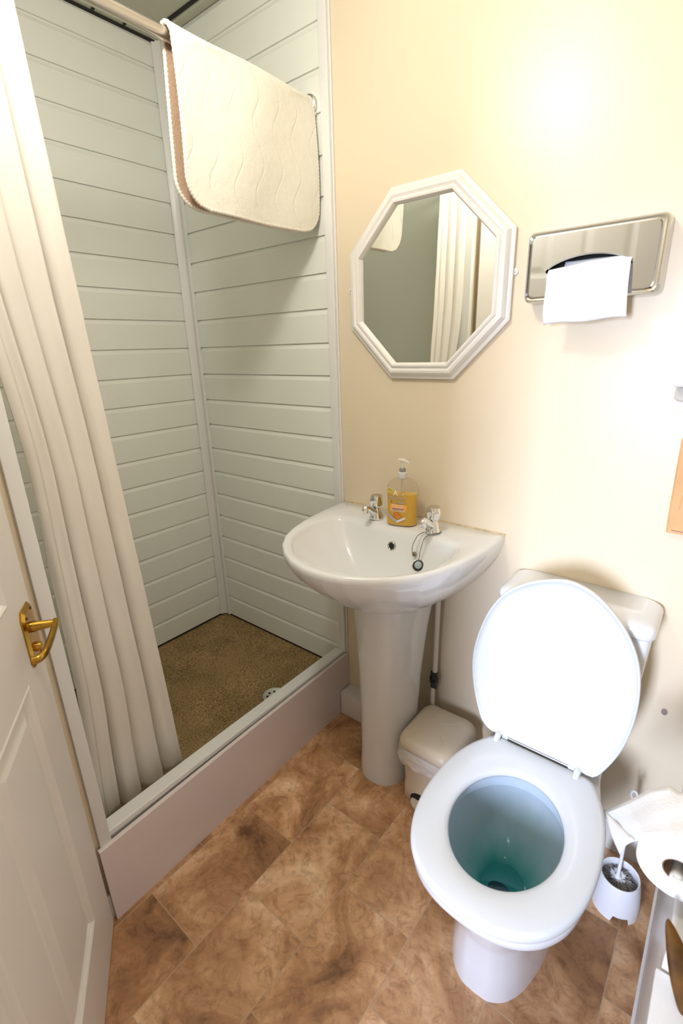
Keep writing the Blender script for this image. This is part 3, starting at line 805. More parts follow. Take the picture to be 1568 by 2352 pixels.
# ================================================================== MIRROR
def mirror():
    cx, cz = 0.3015, 1.506; Ro = 0.2405/math.cos(PI/8); 
    t = thing('octagonal_mirror', 'octagonal mirror in a moulded white frame above the basin', 'mirror', (cx, 0, cz))
    def octo(apo, y): 
        R = apo/math.cos(PI/8)
        return [Vector((cx+R*math.cos(PI/8+k*PI/4), y, cz+R*math.sin(PI/8+k*PI/4))) for k in range(8)]
    prof = [(0.238, -0.001), (0.2405, -0.004), (0.2405, -0.010), (0.237, -0.0125), (0.232, -0.0135), (0.229, -0.019), (0.224, -0.0245), (0.218, -0.026), (0.213, -0.0235), (0.211, -0.0225), (0.209, -0.0255), (0.205, -0.0275), (0.201, -0.0265), (0.1985, -0.022), (0.1965, -0.0145), (0.196, -0.001)]
    obj('frame', loft([octo(a, y) for a, y in prof], True, False, False), FRAMEW, t, sharp=28)
    b = bmesh.new(); vs = [b.verts.new(p) for p in octo(0.198, -0.0135)]; b.faces.new(vs); 
    vs2 = [b.verts.new(p) for p in octo(0.198, -0.008)]; b.faces.new(vs2)
    obj('glass', b, MIRROR, t, smooth=False)
    for x in (0.5435, 0.0555):
        o = obj('mounting_bracket', lathe([(0.0, 0.0), (0.0075, 0.0), (0.0075, 0.0025), (0.0045, 0.0035), (0, 0.0035)], (x, -0.0005, 1.512), rot=Matrix.Rotation(PI/2, 3, 'X'), seg=20), FRAMEW, t)
        b = bmesh.new(); lathe([(0.0, 0.0036), (0.0028, 0.0036), (0.0022, 0.0046), (0, 0.0048)], (x, -0.0005, 1.512), rot=Matrix.Rotation(PI/2, 3, 'X'), seg=12, bm=b)
        obj('screw', b, STEEL, o)
mirror()

# ================================================================== TISSUE DISPENSER
def dispenser():
    x0, x1, z0, z1 = 0.586, 0.850, 1.437, 1.580; D = 0.052
    cx, cz = (x0+x1)/2, (z0+z1)/2; hx, hz = (x1-x0)/2, (z1-z0)/2
    t = thing('tissue_dispenser', 'chrome wall tissue box with a white tissue hanging out of its slot', 'tissue dispenser', (cx, 0, cz))
    N = 144
    def rr(inset, r): return polar([(p[0], p[1]) for p in rrect(cx, cz, hx-inset, hz-inset, r, 12)], (cx, cz), N)
    # slot shape: arched top, flat bottom, filled round ends
    sx0, sx1 = 0.632, 0.795; 
    slot = []
    n = 24
    for i in range(n+1):
        u = i/n; x = sx0 + (sx1-sx0)*u
        slot.append((x, 1.498 + 0.0245*math.sin(PI*u)**0.6))
    for i in range(1, n):
        u = 1-i/n; x = sx0 + (sx1-sx0)*u
        slot.append((x, 1.494 - 0.012*math.sin(PI*u)**0.6))
    sc = ((sx0+sx1)/2, 1.498)
    S = polar(slot, sc, N)
    # outer plate resampled around the slot centre
    def rrs(inset, r): return polar(rrect(cx, cz, hx-inset, hz-inset, r, 12), sc, N)
    rings = [[Vector((x, 0.0, z)) for x, z in rrs(0.0, 0.010)], [Vector((x, -D+0.010, z)) for x, z in rrs(0.0, 0.012)],
             [Vector((x, -D+0.004, z)) for x, z in rrs(0.0015, 0.012)], [Vector((x, -D+0.0005, z)) for x, z in rrs(0.005, 0.011)],
             [Vector((x, -D+0.0015, z)) for x, z in rrs(0.0085, 0.010)], [Vector((x, -D, z)) for x, z in rrs(0.011, 0.009)], [Vector((x, -D, z)) for x, z in rrs(0.013, 0.008)],
             [Vector((x, -D, z)) for x, z in scale2(S, sc, 1.03, 1.10)], [Vector((x, -D+0.004, z)) for x, z in S]]
    # keep only front rim ring order
    obj('cover', loft(rings, True, False, False), simple('dispenser_chrome', (0.60, 0.62, 0.62), 0.05, metal=1.0), t, sharp=35)
    obj('inside', bx(x0+0.01, x1-0.01, -0.012, -0.003, z0+0.01, z1-0.01), DARK, t)
    # inner folded tissue
    def sheet(P, nm, m=TISSUE, par=t, solid=0.0006):
        bm = bmesh.new(); g = [[bm.verts.new(p) for p in r] for r in P]
        for i in range(len(g)-1):
            for j in range(len(g[0])-1): bm.faces.new((g[i][j], g[i][j+1], g[i+1][j+1], g[i+1][j]))
        o = obj(nm, bm, m, par, sharp=70); md = o.modifiers.new('s', 'SOLIDIFY'); md.thickness = solid
        return o
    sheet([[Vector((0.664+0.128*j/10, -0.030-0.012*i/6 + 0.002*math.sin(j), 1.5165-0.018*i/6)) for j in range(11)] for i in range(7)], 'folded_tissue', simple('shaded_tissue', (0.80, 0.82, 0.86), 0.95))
    P = []
    NX, NZ = 26, 30
    for i in range(NZ+1):
        s = i/NZ; row = []
        for j in range(NX+1):
            u = j/NX
            if s < 0.22:
                k = s/0.22; y = -0.030 - 0.032*k; z = 1.5155 + (0.004*math.sin(k*PI)) - 0.012*k
            else:
                k = (s-0.22)/0.78; y = -0.062 - 0.012*math.sin(k*PI*0.8); z = 1.5035 - 0.108*k
            arch = -0.0125*(1-u)**1.5
            xx = 0.6365 + (0.1595)*u + 0.008*k*(0.3) * (s >= 0.22)
            if s >= 0.22: xx += 0.004*k + 0.002*math.sin(k*5)*(1-u)
            y += 0.005*math.sin(u*6.0+k*2)*k + 0.010*(0.5-abs(u-0.5))*-0.6 - 0.010*k*max(0, 0.2-u)*5*math.sin(k*PI)
            z += arch*(1-k*0.5 if s >= 0.22 else 1) + 0.002*math.sin(u*9)*k*(s > 0.9)
            row.append(Vector((xx, y, z)))
        P.append(row)
    o = sheet(P, 'tissue', TISSUE, None)
    tag(o, 'white tissue hanging down from the chrome wall dispenser', 'tissue')
dispenser()

# soap dispenser on the wall, cut by the right edge of the frame
t = thing('wall_soap_dispenser', 'white wall soap dispenser with a grey lever at the right edge', 'soap dispenser', (0.955, 0, 1.30))
obj('back_plate', bx(0.894, 1.02, -0.004, 0.0, 1.207, 1.47, 0.0015), GLOSSW, t)
obj('body', bx(0.900, 1.014, -0.075, -0.004, 1.262, 1.46, 0.010), simple('white_abs', (0.86, 0.86, 0.86), 0.3), t)
b = bmesh.new()
loft([[Vector((0.957+(0.054)*math.cos(a)*k, -0.010-0.058*abs(math.sin(a))*k, z)) for a in [PI*i/24 for i in range(25)]] for z, k in ((1.232, 0.93), (1.236, 1.0), (1.258, 1.0), (1.260, 0.97))], True, True, True, b)
obj('lever', b, simple('grey_lever_plastic', (0.62, 0.62, 0.60), 0.35), t)
# kraft paper bag dispenser
t = thing('paper_bag_holder', 'orange-brown paper bag pinned to the wall at the right edge', 'paper bag', (0.99, 0, 1.05))
b = bmesh.new()
loft([[Vector((x, y, z)) for x, y in ((xl, -0.001), (xl, -0.008), (xl+0.004, -0.012), (xl+0.108, -0.013), (xl+0.112, -0.001))] for z, xl in ((0.944, 0.934), (1.0, 0.932), (1.10, 0.9305), (1.152, 0.930), (1.158, 0.934))], True, True, True, b)
pb = obj('bag', b, KRAFT, t, smooth=False)
b = bmesh.new()
pts = [(0.944+0.002*i, -0.0135, 0.951+0.0009*math.sin(i*1.9)) for i in range(46)]
tube(pts, 0.0007, 4, b); obj('printed_line', b, INK, pb)
b = bmesh.new(); tube(bez((0.950, -0.0132, 1.00), (0.954, -0.0135, 1.10), (0.975, -0.0135, 1.145), 14), 0.0006, 4, b); obj('printed_line', b, KRAFT, pb)
# old screw plug in the wall
b = lathe([(0.0, 0.0012), (0.0065, 0.0012), (0.0078, 0.0)], (1.003, 0, 0.480), rot=Matrix.Rotation(PI/2, 3, 'X') @ Matrix.Diagonal((0.85, 1.25, 1)).to_3x3(), seg=18)
tag(obj('wall_plug', b, simple('brown_wall_plug', (0.30, 0.22, 0.20), 0.8)), 'small brown plug filling a hole in the wall right of the cistern', 'wall plug')

# ================================================================== TOILET
def toilet():
    CX = 0.788
    t = thing('toilet', 'white close-coupled toilet with its lid raised', 'toilet', (CX, -0.3, 0))
    N = 128; C = (CX, -0.44)
    seat_half = [(0.06, -0.236), (0.105, -0.236), (0.122, -0.246), (0.148, -0.290), (0.166, -0.34), (0.175, -0.39), (0.1785, -0.45), (0.175, -0.51), (0.162, -0.565), (0.138, -0.612), (0.105, -0.645), (0.065, -0.665), (0.025, -0.673)]
    SO = polar(sm(sym(seat_half, CX), 5), C, N)
    hole = [(CX+0.001+0.110*math.cos(a), -0.461+0.141*math.sin(a)) for a in [2*PI*i/200 for i in range(200)]]
    SI = polar(hole, C, N)
    zt = 0.405
    rings = []
    for k, z in ((0.02, zt-0.020), (0.0, zt-0.014), (0.005, zt-0.007), (0.04, zt-0.002), (0.12, zt), (0.55, zt+0.0012), (0.85, zt-0.001), (0.95, zt-0.004), (1.0, zt-0.010), (0.99, zt-0.017), (0.93, zt-0.020)):
        rings.append(ring3(lerp2(SO, SI, k), z))
    rings.append(rings[0])
    rv = loft(rings[:-1], True, False, False)
    # bottom closing
    bmesh.ops.bridge_loops(rv, edges=[e for e in rv.edges if e.is_boundary])
    seat = obj('seat', rv, SEATP, t, sharp=60)
    # bowl
    rim_half = [(0.05, -0.03), (0.095, -0.035), (0.118, -0.075), (0.125, -0.14), (0.128, -0.20), (0.142, -0.26), (0.160, -0.33), (0.170, -0.40), (0.172, -0.46), (0.168, -0.52), (0.155, -0.572), (0.13, -0.614), (0.098, -0.642), (0.06, -0.658), (0.022, -0.664)]
    RO = polar(sm(sym(rim_half, CX), 5), C, N)
    foot_half = [(0.05, -0.075), (0.085, -0.08), (0.098, -0.11), (0.103, -0.20), (0.105, -0.30), (0.104, -0.38), (0.098, -0.44), (0.084, -0.495), (0.062, -0.535), (0.034, -0.557), (0.012, -0.561)]
    FO = polar(sm(sym(foot_half, CX), 5), C, N)
    neck_half = [(0.05, -0.075), (0.075, -0.08), (0.085, -0.11), (0.088, -0.20), (0.092, -0.30), (0.093, -0.38), (0.090, -0.44), (0.078, -0.50), (0.058, -0.535), (0.032, -0.556), (0.012, -0.56)]
    NO = polar(sm(sym(neck_half, CX), 5), C, N)
    OI = polar([(CX+0.122*math.cos(a), -0.461+0.156*math.sin(a)) for a in [2*PI*i/200 for i in range(200)]], C, N)
    zr = 0.384
    R = [ring3(FO, 0.0), ring3(FO, 0.02), ring3(lerp2(FO, NO, 0.6), 0.08), ring3(NO, 0.15)]
    for k, z in ((0.14, 0.200), (0.36, 0.250), (0.62, 0.295), (0.84, 0.330), (0.95, 0.350)):
        R.append(ring3(lerp2(NO, RO, k), z))
    R += [ring3(RO, 0.360), ring3(RO, zr-0.008), ring3(scale2(RO, C, 0.988), zr-0.001), ring3(scale2(RO, C, 0.97), zr), ring3(lerp2(RO, OI, 0.85), zr), ring3(OI, zr-0.006)]
    b = loft(R, True, True, False)
    bowl = obj('bowl', b, CERAM2, t, sharp=60)
    # interior
    WC = (CX-0.003, -0.425)
    def ell(a_, b_, c): return [(c[0]+a_*math.cos(q), c[1]+b_*math.sin(q)) for q in [2*PI*i/N for i in range(N)]]
    C2 = (CX, -0.461)
    I0 = ell(0.122, 0.156, C2)
    rr = [ring3(I0, zr-0.006), ring3(ell(0.1215, 0.1555, C2), 0.355), ring3(ell(0.1215, 0.1555, C2), 0.3475), ring3(ell(0.131, 0.165, C2), 0.3465), ring3(ell(0.132, 0.166, C2), 0.338)]
    E1 = ell(0.132, 0.166, C2); E2 = ell(0.044, 0.050, WC)
    for k, z in ((0.06, 0.318), (0.17, 0.290), (0.34, 0.258), (0.56, 0.228), (0.78, 0.202), (0.93, 0.182), (1.0, 0.168)):
        rr.append(ring3(lerp2(E1, E2, k), z))
    rr.append(ring3(ell(0.038, 0.043, WC), 0.14))
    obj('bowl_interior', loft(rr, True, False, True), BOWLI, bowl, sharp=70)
    wl = ell(0.0478, 0.0535, WC)
    b = bmesh.new(); f = b.faces.new([b.verts.new(p) for p in ring3(wl, 0.1745)])
    obj('water', b, WATER, bowl, smooth=False)
    b = bmesh.new(); b.faces.new([b.verts.new(p) for p in ring3(ell(0.026, 0.020, (WC[0], WC[1]-0.018)), 0.1750)])
    obj('outlet', b, simple('dark_teal_outlet', (0.003, 0.03, 0.032), 0.05), bowl, smooth=False)
    # lid, leaning back on the cistern
    L = [(0.790, 0.846), (0.745, 0.838), (0.692, 0.814), (0.645, 0.773), (0.609, 0.703), (0.590, 0.605), (0.600, 0.518), (0.628, 0.440), (0.645, 0.418), (0.664, 0.4085), (0.690, 0.4115), (0.72, 0.4125), (0.78, 0.4125), (0.84, 0.4125), (0.872, 0.4115), (0.895, 0.4085), (0.914, 0.420), (0.944, 0.490), (0.958, 0.562), (0.959, 0.637), (0.947, 0.703), (0.922, 0.755), (0.884, 0.800), (0.840, 0.832)]
    c = (0.778, 0.62)
    LP = polar(sm(L, 6), c, N)
    sl = 0.15; nrm = Vector((0, -1, -sl)).normalized()  # towards the viewer
    nrm = Vector((0, -1, sl)).normalized()
    def lp(p2, off):
        return [Vector((x, -0.235-sl*0.0+(z-0.42)*sl, z)) + nrm*off for x, z in p2]
    rings = [lp(scale2(LP, c, 0.90, 0.90), -0.016), lp(scale2(LP, c, 0.97, 0.97), -0.014), lp(scale2(LP, c, 0.997), -0.007), lp(LP, 0.0), lp(scale2(LP, c, 0.993), 0.0035), lp(scale2(LP, c, 0.978), 0.004), lp(scale2(LP, c, 0.968), 0.0015), lp(scale2(LP, c, 0.955), -0.003), lp(scale2(LP, c, 0.90), -0.0045), lp(scale2(LP, c, 0.6), -0.005)]
    lid = obj('lid', loft(rings), SEATP, t, sharp=60)
    # hinges
    for x in (0.684, 0.872):
        b = bmesh.new()
        tube(bez((x, -0.262, zt-0.008), (x, -0.240, zt+0.017), (x, -0.226, zt-0.004), 8), 0.006, 12, b, rads=[0.0065, 0.007, 0.0075, 0.0078, 0.008, 0.0078, 0.0075, 0.007, 0.006])
        tube([(x+0.008*(1 if x < 0.75 else -1), -0.228, zt-0.002), (x+0.022*(1 if x < 0.75 else -1), -0.228, zt-0.002)], 0.0085, 14, b)
        box(b, x-0.008, x+0.008, -0.242, -0.214, zr-0.002, zt-0.004, 0.002)
        obj('hinge', b, SEATP, t)
    obj('hinge_rod', tube([(0.700, -0.228, zt-0.003), (0.858, -0.228, zt-0.003)], 0.0055, 14), simple('grey_steel', (0.42, 0.41, 0.38), 0.3, metal=0.8), t)
    # cistern
    x0, x1 = 0.617, 0.9575
    def cr(x0, x1, yf, z, r=0.016):
        pts = rrect((x0+x1)/2, yf/2-0.001, (x1-x0)/2, -yf/2-0.0005, r, 6); return ring3(pts, z)
    R = [cr(0.665, 0.912, -0.125, 0.384, 0.03), cr(0.655, 0.925, -0.132, 0.41, 0.03), cr(0.640, 0.941, -0.137, 0.50), cr(0.630, 0.950, -0.141, 0.62), cr(0.623, 0.955, -0.144, 0.738)]
    obj('cistern', loft(R), CERAM2, t, sharp=50)
    def cl(i, z, r=0.022): return cr(x0+i, x1+0.004-i, -0.151+i, z, r)
    R = [cl(0.003, 0.737), cl(0.0, 0.741), cl(0.0, 0.756), cl(0.002, 0.762), cl(0.007, 0.767), cl(0.014, 0.7695), cl(0.03, 0.7715)]
    obj('cistern_lid', loft(R), CERAM2, t, sharp=50)
toilet()

# ================================================================== PEDAL BIN
def pbin():
    cx, cy = 0.469, -0.152
    t = thing('pedal_bin', 'small cream plastic pedal bin between pedestal and toilet', 'bin', (cx, cy, 0))
    def sec(hx, hy, r, z): return ring3(rrect(cx, cy, hx, hy, r, 8), z)
    R = [sec(0.072, 0.080, 0.028, 0.0), sec(0.074, 0.082, 0.028, 0.003), sec(0.075, 0.083, 0.03, 0.055), sec(0.073, 0.0815, 0.03, 0.06), sec(0.080, 0.089, 0.034, 0.19), sec(0.081, 0.090, 0.034, 0.198)]
    body = obj('body', loft(R), BINP, t)
    # foot opening and pedal on the room side
    yf = cy-0.0835
    b = bmesh.new()
    arch = [(-0.040, 0.012)] + [(0.040*-math.cos(a), 0.022+0.026*math.sin(a)) for a in [PI*i/14 for i in range(15)]] + [(0.040, 0.012)]
    loft([[Vector((cx+x, yf-0.0005, z)) for x, z in arch], [Vector((cx+x, yf+0.001, z)) for x, z in arch]], True, True, True, b)
    obj('pedal_opening', b, DARK, body)
    b = bmesh.new()
    ped = [(-0.034, 0.0)] + [(-0.034*math.cos(a), -0.026*math.sin(a)**0.7) for a in [PI*i/14 for i in range(1, 14)]] + [(0.034, 0.0)]
    loft([[Vector((cx+x, yf+y, z)) for x, y in ped] for z in (0.010, 0.012, 0.020, 0.022)], True, True, True, b)
    obj('pedal', b, BINP, body)
    # domed lid with two shallow ribs
    bm = bmesh.new(); base = rrect(cx+0.002, cy+0.002, 0.085, 0.094, 0.036, 10)
    rings = []
    for k, h in ((1.0, 0.0), (1.005, 0.006), (0.99, 0.013), (0.955, 0.021), (0.90, 0.0275), (0.82, 0.032), (0.70, 0.035), (0.55, 0.037), (0.38, 0.038), (0.2, 0.0385), (0.06, 0.0385)):
        r = []
        for x, y in scale2(base, (cx, cy), k*1.075):
            d = 0
            for rx in (cx-0.040, cx+0.030): d -= 0.0028*math.exp(-((x-rx)/0.007)**2)
            d += 0.0018*(1 if -0.040 < x-cx < 0.030 else 0)
            r.append(Vector((x, y, 0.212+h+(d if k < 0.97 else 0))))
        rings.append(r)
    loft(rings, True, True, True, bm)
    obj('lid', bm, BINP, t, sharp=60)
    # crumpled liner over the rim
    bm = bmesh.new(); NN = 160; rows = []
    path = rrect(cx, cy, 1, 1, 0.35, 39)
    for i in range(17):
        v = i/16; r = []
        for j in range(NN):
            a = 2*PI*j/NN
            p = Vector((math.cos(a), math.sin(a)))
            q = max(abs(p.x)**4+abs(p.y)**4, 1e-6)**(-0.25)
            n1 = mnoise.noise(Vector((p.x*3, p.y*3, v*2.5+1))); n2 = mnoise.noise(Vector((p.x*9, p.y*9, v*5)))
            depth = 0.058 + 0.018*mnoise.noise(Vector((p.x*2.2, p.y*2.2, 9)))
            ex = 0.088 + 0.004*math.sin(v*PI)*1.6 + 0.006*n1*v + 0.0035*n2 + 0.006*v
            if v < 0.15: ex = 0.079 + (v/0.15)*0.006
            y_ = cy + q*p.y*(ex+0.009)
            r.append(Vector((cx + q*p.x*ex, min(y_, -0.032), 0.214 - depth*v + 0.003*math.sin(min(v, 0.15)/0.15*PI))))
        rows.append(r)
    loft(rows, True, False, False, bm)
    obj('bin_liner', bm, BAGM, t, sharp=80)
pbin()

# ================================================================== TOILET BRUSH
def brush():
    cx, cy = 0.990, -0.172
    t = thing('toilet_brush', 'white toilet brush standing in its round white holder', 'toilet brush', (cx, cy, 0))
    N = 72; rings = []
    def zb(a): # notch in the base towards the room
        d = (a - math.radians(292) + PI) % (2*PI) - PI
        return 0.020 if abs(d) < math.radians(20) else 0.0
    prof = [(0.053, None), (0.0530, 0.024), (0.0505, 0.055), (0.0465, 0.085), (0.0440, 0.098), (0.043, 0.1005), (0.0405, 0.0995), (0.039, 0.095), (0.040, 0.05), (0.042, 0.045)]
    for r, z in prof:
        rings.append([Vector((cx+r*math.cos(a), cy+r*math.sin(a), zb(a) if z is None else z)) for a in [2*PI*i/N for i in range(N)]])
    obj('holder', loft(rings, True, False, True), BRUSHP, t, sharp=50)
    tip = Vector((0.982, -0.118, 0.315)); base = Vector((cx-0.004, cy, 0.092))
    b = bmesh.new()
    tube([base, base.lerp(tip, 0.15), base.lerp(tip, 0.5), base.lerp(tip, 0.9)], 0.004, 12, b, rads=[0.0045, 0.004, 0.0038, 0.005])
    d = (tip-base).normalized()
    c = base.lerp(tip, 0.955)
    pts = [c + d*(0.010*math.cos(a)) + Vector((1, 0, 0))*(0.0062*math.sin(a)) for a in [2*PI*i/24 for i in range(25)]]
    tube(pts, 0.0026, 8, b, cap=False)
    obj('handle', b, BRUSHP, t)
    b = bmesh.new(); rnd = random.Random(3)
    for i in range(520):
        a = rnd.random()*2*PI; h = rnd.uniform(0.05, 0.088); l = rnd.uniform(0.028, 0.037)
        p0 = Vector((cx-0.004, cy, h)); dv = Vector((math.cos(a), math.sin(a), rnd.uniform(-0.15, 0.12)))
        tube([p0+dv*0.003, p0+dv*l], 0.0006, 3, b)
    obj('bristles', b, BRISTLE, t, smooth=False)['kind'] = 'stuff'
    b = bmesh.new()
    lathe([(0.0, 0.05), (0.010, 0.05), (0.012, 0.075), (0.008, 0.090), (0.004, 0.095)], (cx-0.004, cy, 0), seg=16, bm=b)
    for i in range(160):
        a = rnd.random()*2*PI; l = rnd.uniform(0.010, 0.020)
        p0 = Vector((cx-0.004, cy, 0.086)); dv = Vector((math.cos(a), math.sin(a), 0.35))
        tube([p0, p0+dv*l], 0.0006, 3, b)
    obj('brush_head', b, BRUSHP, t, smooth=False)
brush()

# ================================================================== TOILET ROLL ON ITS HOLDER
def roll():
    c = Vector((1.066, -0.565, 0.622)); L = 0.100
    h = thing('toilet_roll_holder', 'white bracket carrying the toilet roll near the right edge', 'toilet roll holder', (1.13, -0.515, 0.622))
    rot = Matrix.Rotation(-PI/2, 3, 'X')
    obj('spindle', lathe([(0.0, -0.012), (0.008, -0.012), (0.0095, -0.009), (0.0095, 0.0), (0.0085, 0.002), (0.0085, L), (0.0, L)], c - Vector((0, 0, 0.010)), rot=rot, seg=20), simple('white_spindle', (0.80, 0.80, 0.76), 0.4), h)
    b = bmesh.new()
    for y in (-0.012, L+0.004):
        q = c + Vector((0, y, -0.010))
        box(b, q.x-0.006, 1.1295, q.y-0.003, q.y+0.003, q.z-0.009, q.z+0.009, 0.002)
    box(b, 1.122, 1.1298, c.y-0.02, c.y+L+0.012, c.z-0.035, c.z+0.02, 0.002)
    obj('bracket', b, simple('white_bracket', (0.80, 0.80, 0.76), 0.4), h)
    t = thing('toilet_roll', 'white toilet roll with its loose end folded to a point', 'toilet roll', c)
    obj('paper', lathe([(0.0205, 0.0), (0.052, 0.0), (0.0535, 0.002), (0.0535, L-0.002), (0.052, L), (0.0205, L)], c, rot=rot, seg=64), TISSUE, t)
    obj('core', lathe([(0.0205, -0.0004), (0.0190, 0.0), (0.0190, L), (0.0205, L+0.0004)], c, rot=rot, seg=48), CARD, t)
    # loose sheet: off the crown, out to the left, then folded down to a point
    def G(P, m=TISSUE, nm='loose_sheet'):
        bm = bmesh.new(); g = [[bm.verts.new(p) for p in r] for r in P]
        for i in range(len(g)-1):
            for j in range(len(g[0])-1):
                bm.faces.new((g[i][j], g[i][j+1], g[i+1][j+1], g[i+1][j]))
        bmesh.ops.remove_doubles(bm, verts=bm.verts, dist=1e-5)
        o = obj(nm, bm, m, t, sharp=50); md = o.modifiers.new('s', 'SOLIDIFY'); md.thickness = 0.0006
    rr = 0.0545
    near = [c + Vector((rr*math.sin(a), 0.0, rr*math.cos(a))) for a in [math.radians(50-10*i) for i in range(8)]]
    near += [Vector((1.043, c.y, c.z+0.0500)), Vector((1.033, c.y+0.001, c.z+0.0435)), Vector((1.022, c.y+0.003, c.z+0.034)), Vector((1.009, c.y+0.006, c.z+0.010))]
    far = [c + Vector((rr*math.sin(a), L, rr*math.cos(a))) for a in [math.radians(50-10*i) for i in range(8)]]
    far += [Vector((1.036, c.y+L, c.z+0.054)), Vector((1.012, c.y+L, c.z+0.030)), Vector((0.985, c.y+L, c.z-0.016)), Vector((0.957, c.y+L+0.002, c.z-0.060))]
    G([[n.lerp(f, j/10) + Vector((0, 0, 0.0012*math.sin(j*1.1+i))) for j in range(11)] for i, (n, f) in enumerate(zip(near, far))])
    # hanging triangle
    A = near[-1]; B = far[-1]; tipp = Vector((0.994, c.y+0.022, c.z-0.050))
    rows = []
    for i in range(9):
        k = i/8
        a = A.lerp(tipp, k); q = B.lerp(tipp, k)
        rows.append([a.lerp(q, j/8) + Vector((-0.004*math.sin(k*PI), 0, 0)) for j in range(9)])
    G(rows, nm='folded_point')
roll()

# low white cabinet and ornament, cut by the lower right corner
t = thing('low_cabinet', 'low white cabinet cut off by the lower right corner', 'cabinet', (1.10, -0.80, 0))
b = bmesh.new(); box(b, 1.069, 1.128, -0.97, -0.607, 0.0, 0.455, 0.003)
obj('carcass', b, simple('cabinet_white', (0.84, 0.84, 0.86), 0.35), t)
b = bmesh.new(); box(b, 1.0665, 1.129, -0.975, -0.605, 0.456, 0.470, 0.003)
obj('top', b, simple('cabinet_top_white', (0.86, 0.86, 0.86), 0.3), t)
# curved glossy leaf-like ornament
b = bmesh.new()
path = catmull([(1.114, -0.640, 0.468), (1.106, -0.636, 0.490), (1.094, -0.632, 0.520), (1.080, -0.628, 0.550), (1.0635, -0.626, 0.590)], 6)
ws = []
rings = []
n = len(path)
for i, p in enumerate(path):
    k = i/(n-1); w = 0.019*max(0.0, math.sin(PI*min(1, 0.30+0.70*k)))**0.8 + 0.0006; d = 0.007*(1-k)+0.0012
    rings.append([p + Vector((w*0.95*math.cos(a), w*0.2*math.cos(a)+d*math.sin(a), w*0.30*math.cos(a)+d*0.5*math.sin(a))) for a in [2*PI*j/20 for j in range(20)]])
loft(rings, True, True, True, b)
zmin = min(v.co.z for v in b.verts)
for v in b.verts: v.co.z += 0.4702 - zmin
tag(obj('ornament', b, BRONZE), 'glossy brown and gold leaf-shaped ornament below the toilet roll', 'ornament')

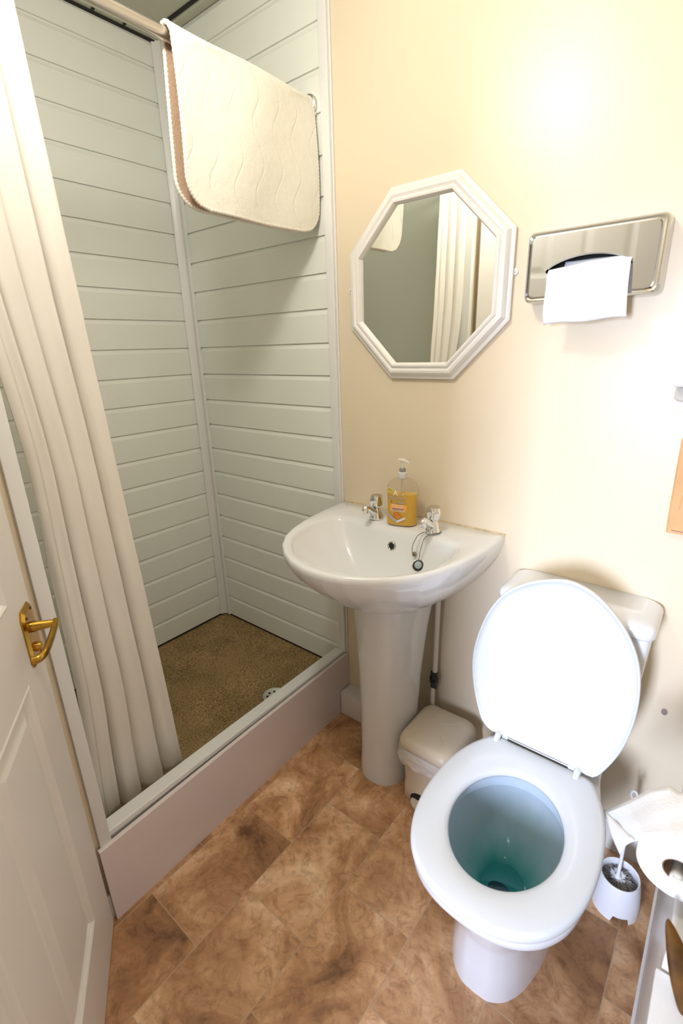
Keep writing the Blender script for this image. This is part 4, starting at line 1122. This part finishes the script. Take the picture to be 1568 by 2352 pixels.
# ================================================================== DOOR
def door():
    D0 = Vector((0.02, -0.985, 0)); S = Vector((0.847, -0.5316, 0)).normalized(); Nn = Vector((0.5316, 0.847, 0)).normalized()
    def Q(s, n, z): return D0 + S*s + Nn*n + Vector((0, 0, z))
    o = bpy.data.objects.new('door_1', None); COL.objects.link(o); o['kind'] = 'structure'; o.location = D0
    WD, HT, TH = 0.755, 1.98, 0.035
    cols = [(0.108, 0.330), (0.430, 0.652)]; rows = [(0.180, 0.800), (0.955, 1.50), (1.60, 1.87)]
    bm = bmesh.new()
    xs = [0] + [v for c_ in cols for v in c_] + [WD]; zs = [0.006] + [v for r_ in rows for v in r_] + [HT]
    for side in (0, 1):
        n0 = 0.0 if side == 0 else -TH
        sg = 1 if side == 0 else -1
        for i in range(len(xs)-1):
            for j in range(len(zs)-1):
                x0, x1, z0, z1 = xs[i], xs[i+1], zs[j], zs[j+1]
                if i % 2 == 1 and j % 2 == 1:
                    # moulded raised panel
                    prof = [(0.0, 0.0), (0.004, 0.0015), (0.008, -0.001), (0.012, -0.005), (0.015, -0.0045), (0.019, -0.0085), (0.026, -0.009), (0.048, -0.0025), (0.050, -0.0022)]
                    rings = []
                    for ins, dp in prof:
                        rings.append([Q(s, n0+sg*dp, z) for s, z in ((x0+ins, z0+ins), (x1-ins, z0+ins), (x1-ins, z1-ins), (x0+ins, z1-ins))])
                    loft(rings, True, False, True, bm)
                else:
                    bm.faces.new([bm.verts.new(Q(s, n0, z)) for s, z in ((x0, z0), (x1, z0), (x1, z1), (x0, z1))])
    for a, b_ in (((0, 0.006), (WD, 0.006)), ((WD, 0.006), (WD, HT)), ((WD, HT), (0, HT)), ((0, HT), (0, 0.006))):
        bm.faces.new([bm.verts.new(Q(*p)) for p in ((a[0], 0, a[1]), (b_[0], 0, b_[1]), (b_[0], -TH, b_[1]), (a[0], -TH, a[1]))])
    bmesh.ops.remove_doubles(bm, verts=bm.verts, dist=1e-5)
    m = simple('white_woodgrain_door', (0.76, 0.72, 0.66), 0.38, var=0.02)
    nt = m.node_tree; tc = nt.nodes.new('ShaderNodeTexCoord'); mp = nt.nodes.new('ShaderNodeMapping'); mp.inputs['Scale'].default_value = (160, 160, 9)
    nz = nt.nodes.new('ShaderNodeTexNoise'); nz.inputs['Scale'].default_value = 1.6; nz.inputs['Detail'].default_value = 3
    bp = nt.nodes.new('ShaderNodeBump'); bp.inputs['Strength'].default_value = 0.25; bp.inputs['Distance'].default_value = 0.0012
    nt.links.new(tc.outputs['Object'], mp.inputs[0]); nt.links.new(mp.outputs[0], nz.inputs['Vector']); nt.links.new(nz.outputs['Fac'], bp.inputs['Height']); nt.links.new(bp.outputs['Normal'], nt.nodes['Principled BSDF'].inputs['Normal'])
    obj('door_leaf', bm, m, o, smooth=False)
    # brass lever handle on a chamfered back plate
    bm = bmesh.new()
    pl = [(0.020, 0.806), (0.066, 0.806), (0.074, 0.818), (0.074, 0.908), (0.066, 0.921), (0.020, 0.921), (0.014, 0.908), (0.014, 0.818)]
    cc = (0.044, 0.8635)
    loft([[Q(s, n, z) for s, z in scale2(pl, cc, k)] for n, k in ((0.0, 1.0), (0.003, 1.0), (0.0075, 0.88))], True, True, True, bm)
    hd = obj('back_plate', bm, BRASS, o, smooth=False)
    bm = bmesh.new()
    tube([Q(0.045, 0.006, 0.880), Q(0.045, 0.012, 0.880), Q(0.045, 0.016, 0.880), Q(0.045, 0.030, 0.880), Q(0.045, 0.046, 0.880)], 0.01, 18, bm, rads=[0.0105, 0.0105, 0.0095, 0.008, 0.0068])
    # lever: flattened bar running towards the hinge, dipping slightly, tip curling back
    pts = catmull([Q(0.040, 0.0475, 0.881), Q(0.060, 0.0475, 0.878), (Q(0.095, 0.046, 0.872)), Q(0.125, 0.043, 0.868), Q(0.140, 0.036, 0.866), Q(0.143, 0.026, 0.866)], 5)
    rings = []
    for i, p in enumerate(pts):
        tg = (pts[min(i+1, len(pts)-1)]-pts[max(i-1, 0)]).normalized(); up = Vector((0, 0, 1)); sd = tg.cross(up).normalized()
        k = i/(len(pts)-1); hh = 0.0085-0.002*k; ww = 0.0048
        if i == 0: hh *= 0.7; ww *= 0.6
        rings.append([p + up*(hh*math.copysign(abs(math.sin(a))**0.7, math.sin(a))) + sd*(ww*math.copysign(abs(math.cos(a))**0.7, math.cos(a))) for a in [2*PI*j/16 for j in range(16)]])
    loft(rings, True, True, True, bm)
    obj('door_handle', bm, BRASS, o)
    bm = bmesh.new()
    tube([Q(0.045, 0.006, 0.838), Q(0.045, 0.010, 0.838), Q(0.045, 0.016, 0.838)], 0.008, 16, bm, rads=[0.0095, 0.0095, 0.0075])
    obj('thumb_turn', bm, BRASS, o)
    bm = bmesh.new()
    for s, z in ((0.028, 0.911), (0.060, 0.905), (0.028, 0.818), (0.060, 0.818)):
        tube([Q(s, 0.0055, z), Q(s, 0.0085, z)], 0.0032, 10, bm)
    obj('screws', bm, simple('dark_screw', (0.06, 0.04, 0.01), 0.5, metal=0.5), o)
door()

# ================================================================== CEILING LIGHT
t = thing('ceiling_light', 'round opal ceiling light above the middle of the room', 'ceiling light', (0.33, -0.84, 2.35))
obj('base', lathe([(0, 2.3495), (0.115, 2.3495), (0.12, 2.345), (0.12, 2.325), (0.11, 2.32)], (0.33, -0.84, 0), seg=48), GLOSSW, t)
obj('shade', lathe([(0.108, 2.322), (0.104, 2.300), (0.088, 2.275), (0.060, 2.258), (0.028, 2.250), (0.0, 2.248)], (0.33, -0.84, 0), seg=48), LAMPG, t)

for o in bpy.data.objects:
    if '_o' in o: del o['_o']
